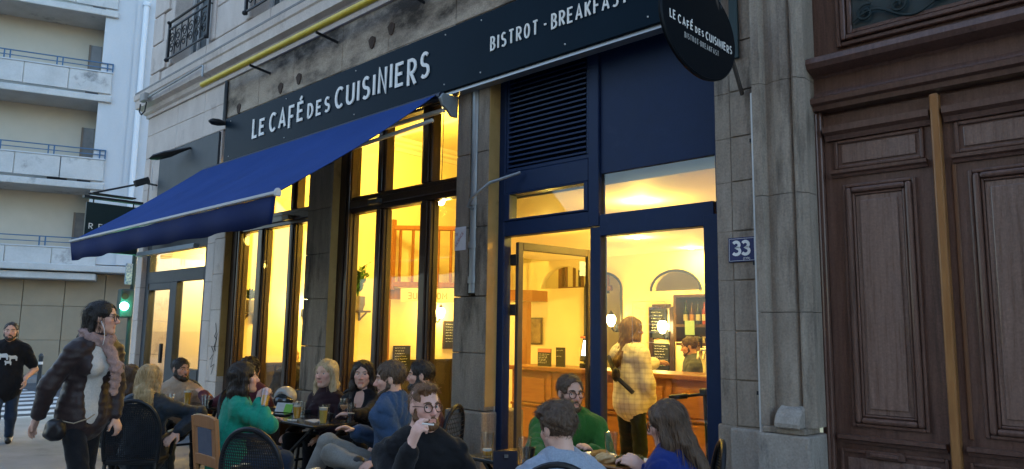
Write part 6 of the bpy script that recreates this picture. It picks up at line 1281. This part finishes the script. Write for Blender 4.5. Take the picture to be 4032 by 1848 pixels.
LH, w = person('woman with long brown hair in royal blue sweater eating', V3(-2.245, -1.005, 1.066), 196, 185, sex='f', hair='mid', style='long', vol=.002, length=.25, hb=.05, skin=pale, top='sweater', topm=cloth('knit_royal', (.010, .024, .135), (.013, .030, .165)), puff=.026, wr=.006, bot=jeans, seed=59, hres=.0048, pitch=-16, lean=.16, glasses='dark', hands={'r': dict(w=V3(-2.314, -1.096, 0.821), d=nrm(AX * -.8 + AY * .5 + AZ_ * .1), n=nrm(AZ_ * .6 - AY * .5), curl=.5), 'l': dict(w=V3(-2.525, -0.869, 0.766), d=nrm(AX * -.7 + AY * .6), n=nrm(-AZ_ * .4 - AY * .5), curl=.6)})
# inside
plaid = mat('plaid_cream', (.90, .86, .76), (.92, .88, .79), 5, .9, .2, 60)
def make_plaid():
    Nn_ = plaid.node_tree.nodes; L = plaid.node_tree.links; tc = Nn_.new('ShaderNodeTexCoord'); b = Nn_['Principled BSDF']; prev = b.inputs['Base Color'].links[0].from_socket
    for axn, sc_ in (('X', 26), ('Z', 26)):
        wv = Nn_.new('ShaderNodeTexWave'); wv.bands_direction = axn; wv.inputs['Scale'].default_value = 6.5; wv.inputs['Distortion'].default_value = .6; L.new(tc.outputs['Object'], wv.inputs['Vector']); rp = Nn_.new('ShaderNodeValToRGB'); rp.color_ramp.elements[0].position = .72; rp.color_ramp.elements[1].position = .86; L.new(wv.outputs['Fac'], rp.inputs[0])
        ml = Nn_.new('ShaderNodeMath'); ml.operation = 'MULTIPLY'; ml.inputs[1].default_value = .2; L.new(rp.outputs[0], ml.inputs[0]); mx = Nn_.new('ShaderNodeMix'); mx.data_type = 'RGBA'; L.new(ml.outputs[0], mx.inputs['Factor']); L.new(prev, mx.inputs['A']); mx.inputs['B'].default_value = (.22, .17, .15, 1); prev = mx.outputs['Result']
    L.new(prev, b.inputs['Base Color'])
make_plaid()
PW, w = person('woman in cream plaid overshirt standing at the bar, back turned', V3(-4.151, 1.472, 1.593), 62, 80, sit=False, sex='f', hair='blonde', style='long', vol=.004, length=.30, hb=.085, skin=fair, top='overshirt', topm=plaid, puff=.036, hem=.0, wr=.003, bot=cloth('trousers_olive', (.020, .026, .016)), seed=61, hm=hair_m('hair_honey', (.12, .06, .02), (.24, .13, .05)), hands={'r': dict(w=V3(-4.028, 1.575, 0.913), curl=.4), 'l': dict(w=V3(-4.186, 1.918, 1.262), curl=.4)})
N = w['N1']; f, r, u = w['f'], w['r'], w['u']; MB().tube([tuple(N - f * .12 - r * .17 + u * -.10), tuple(N - f * .185 - r * .03 - u * .22), tuple(N - f * .20 + r * .05 - u * .30), tuple(N - f * .15 + r * .19 - u * .42)], .022, 6).build('bag_strap', black_metal, PW); Vs, Fs = voxel([El(N - f * .215 + r * .03 - u * .26, (.045, .035, .07), k=.02)], .012); vmesh('sling_bag', Vs, Fs, mat('bag_black', (.01, .01, .01), None, rough=.4), PW)
person('barman in grey tee shirt behind the counter, in profile', V3(-4.917, 3.844, 1.404), 212, 220, sit=False, sex='m', hair='mid', style='short', vol=.004, skin=fair, top='t_shirt', topm=cloth('tee_grey', (.075, .085, .09)), sleeve=.4, puff=.02, hem=.05, bot=black_c, seed=67, res=.011, hres=.007, coarse=.015, beard='stub', pitch=-10, hands={'r': dict(w=V3(-4.969, 3.594, 0.980), curl=.4), 'l': dict(w=V3(-5.124, 3.727, 0.967), curl=.4)})
person('fair haired woman with a bun sitting inside the window', V3(-8.873, 0.520, 1.201), 350, 0, sex='f', hair='blonde', style='bun', skin=fair, top='cardigan', topm=black_c, bot=black_c, seed=71, res=.013, hres=.008, coarse=.016)
# kick scooter parked just inside the glass
KS = thing('kick_scooter', 'black kick scooter with thick grips parked behind the glass', 'scooter', (-2.9, .62, 0))
MB().tube([(-2.86, .62, .12), (-2.92, .66, 1.08)], .026, 10).build('stem', black_metal, KS, smooth=True); MB().tube([(-3.17, .55, 1.06), (-2.92, .66, 1.10), (-2.68, .77, 1.09)], .013, 8).build('handlebar', black_metal, KS, smooth=True)
for a, b in (((-3.18, .545, 1.058), (-3.05, .60, 1.078)), ((-2.80, .715, 1.097), (-2.67, .775, 1.09))): MB().tube([a, b], .021, 10).build('grip', iron_black, KS, smooth=True)
MB().box(-2.97, -2.90, .63, .70, 1.08, 1.14).build('display', iron_black, KS, bevel=.012); MB().obox((-2.87, .95, .10), (.0, 1, 0), (1, 0, 0), (0, 0, 1), .36, .075, .02).build('deck', black_metal, KS, bevel=.012)
for y in (.56, 1.38): MB().tube([(-2.895, y, .10), (-2.845, y, .10)], .10, 20).build('wheel', iron_black, KS, smooth=True)
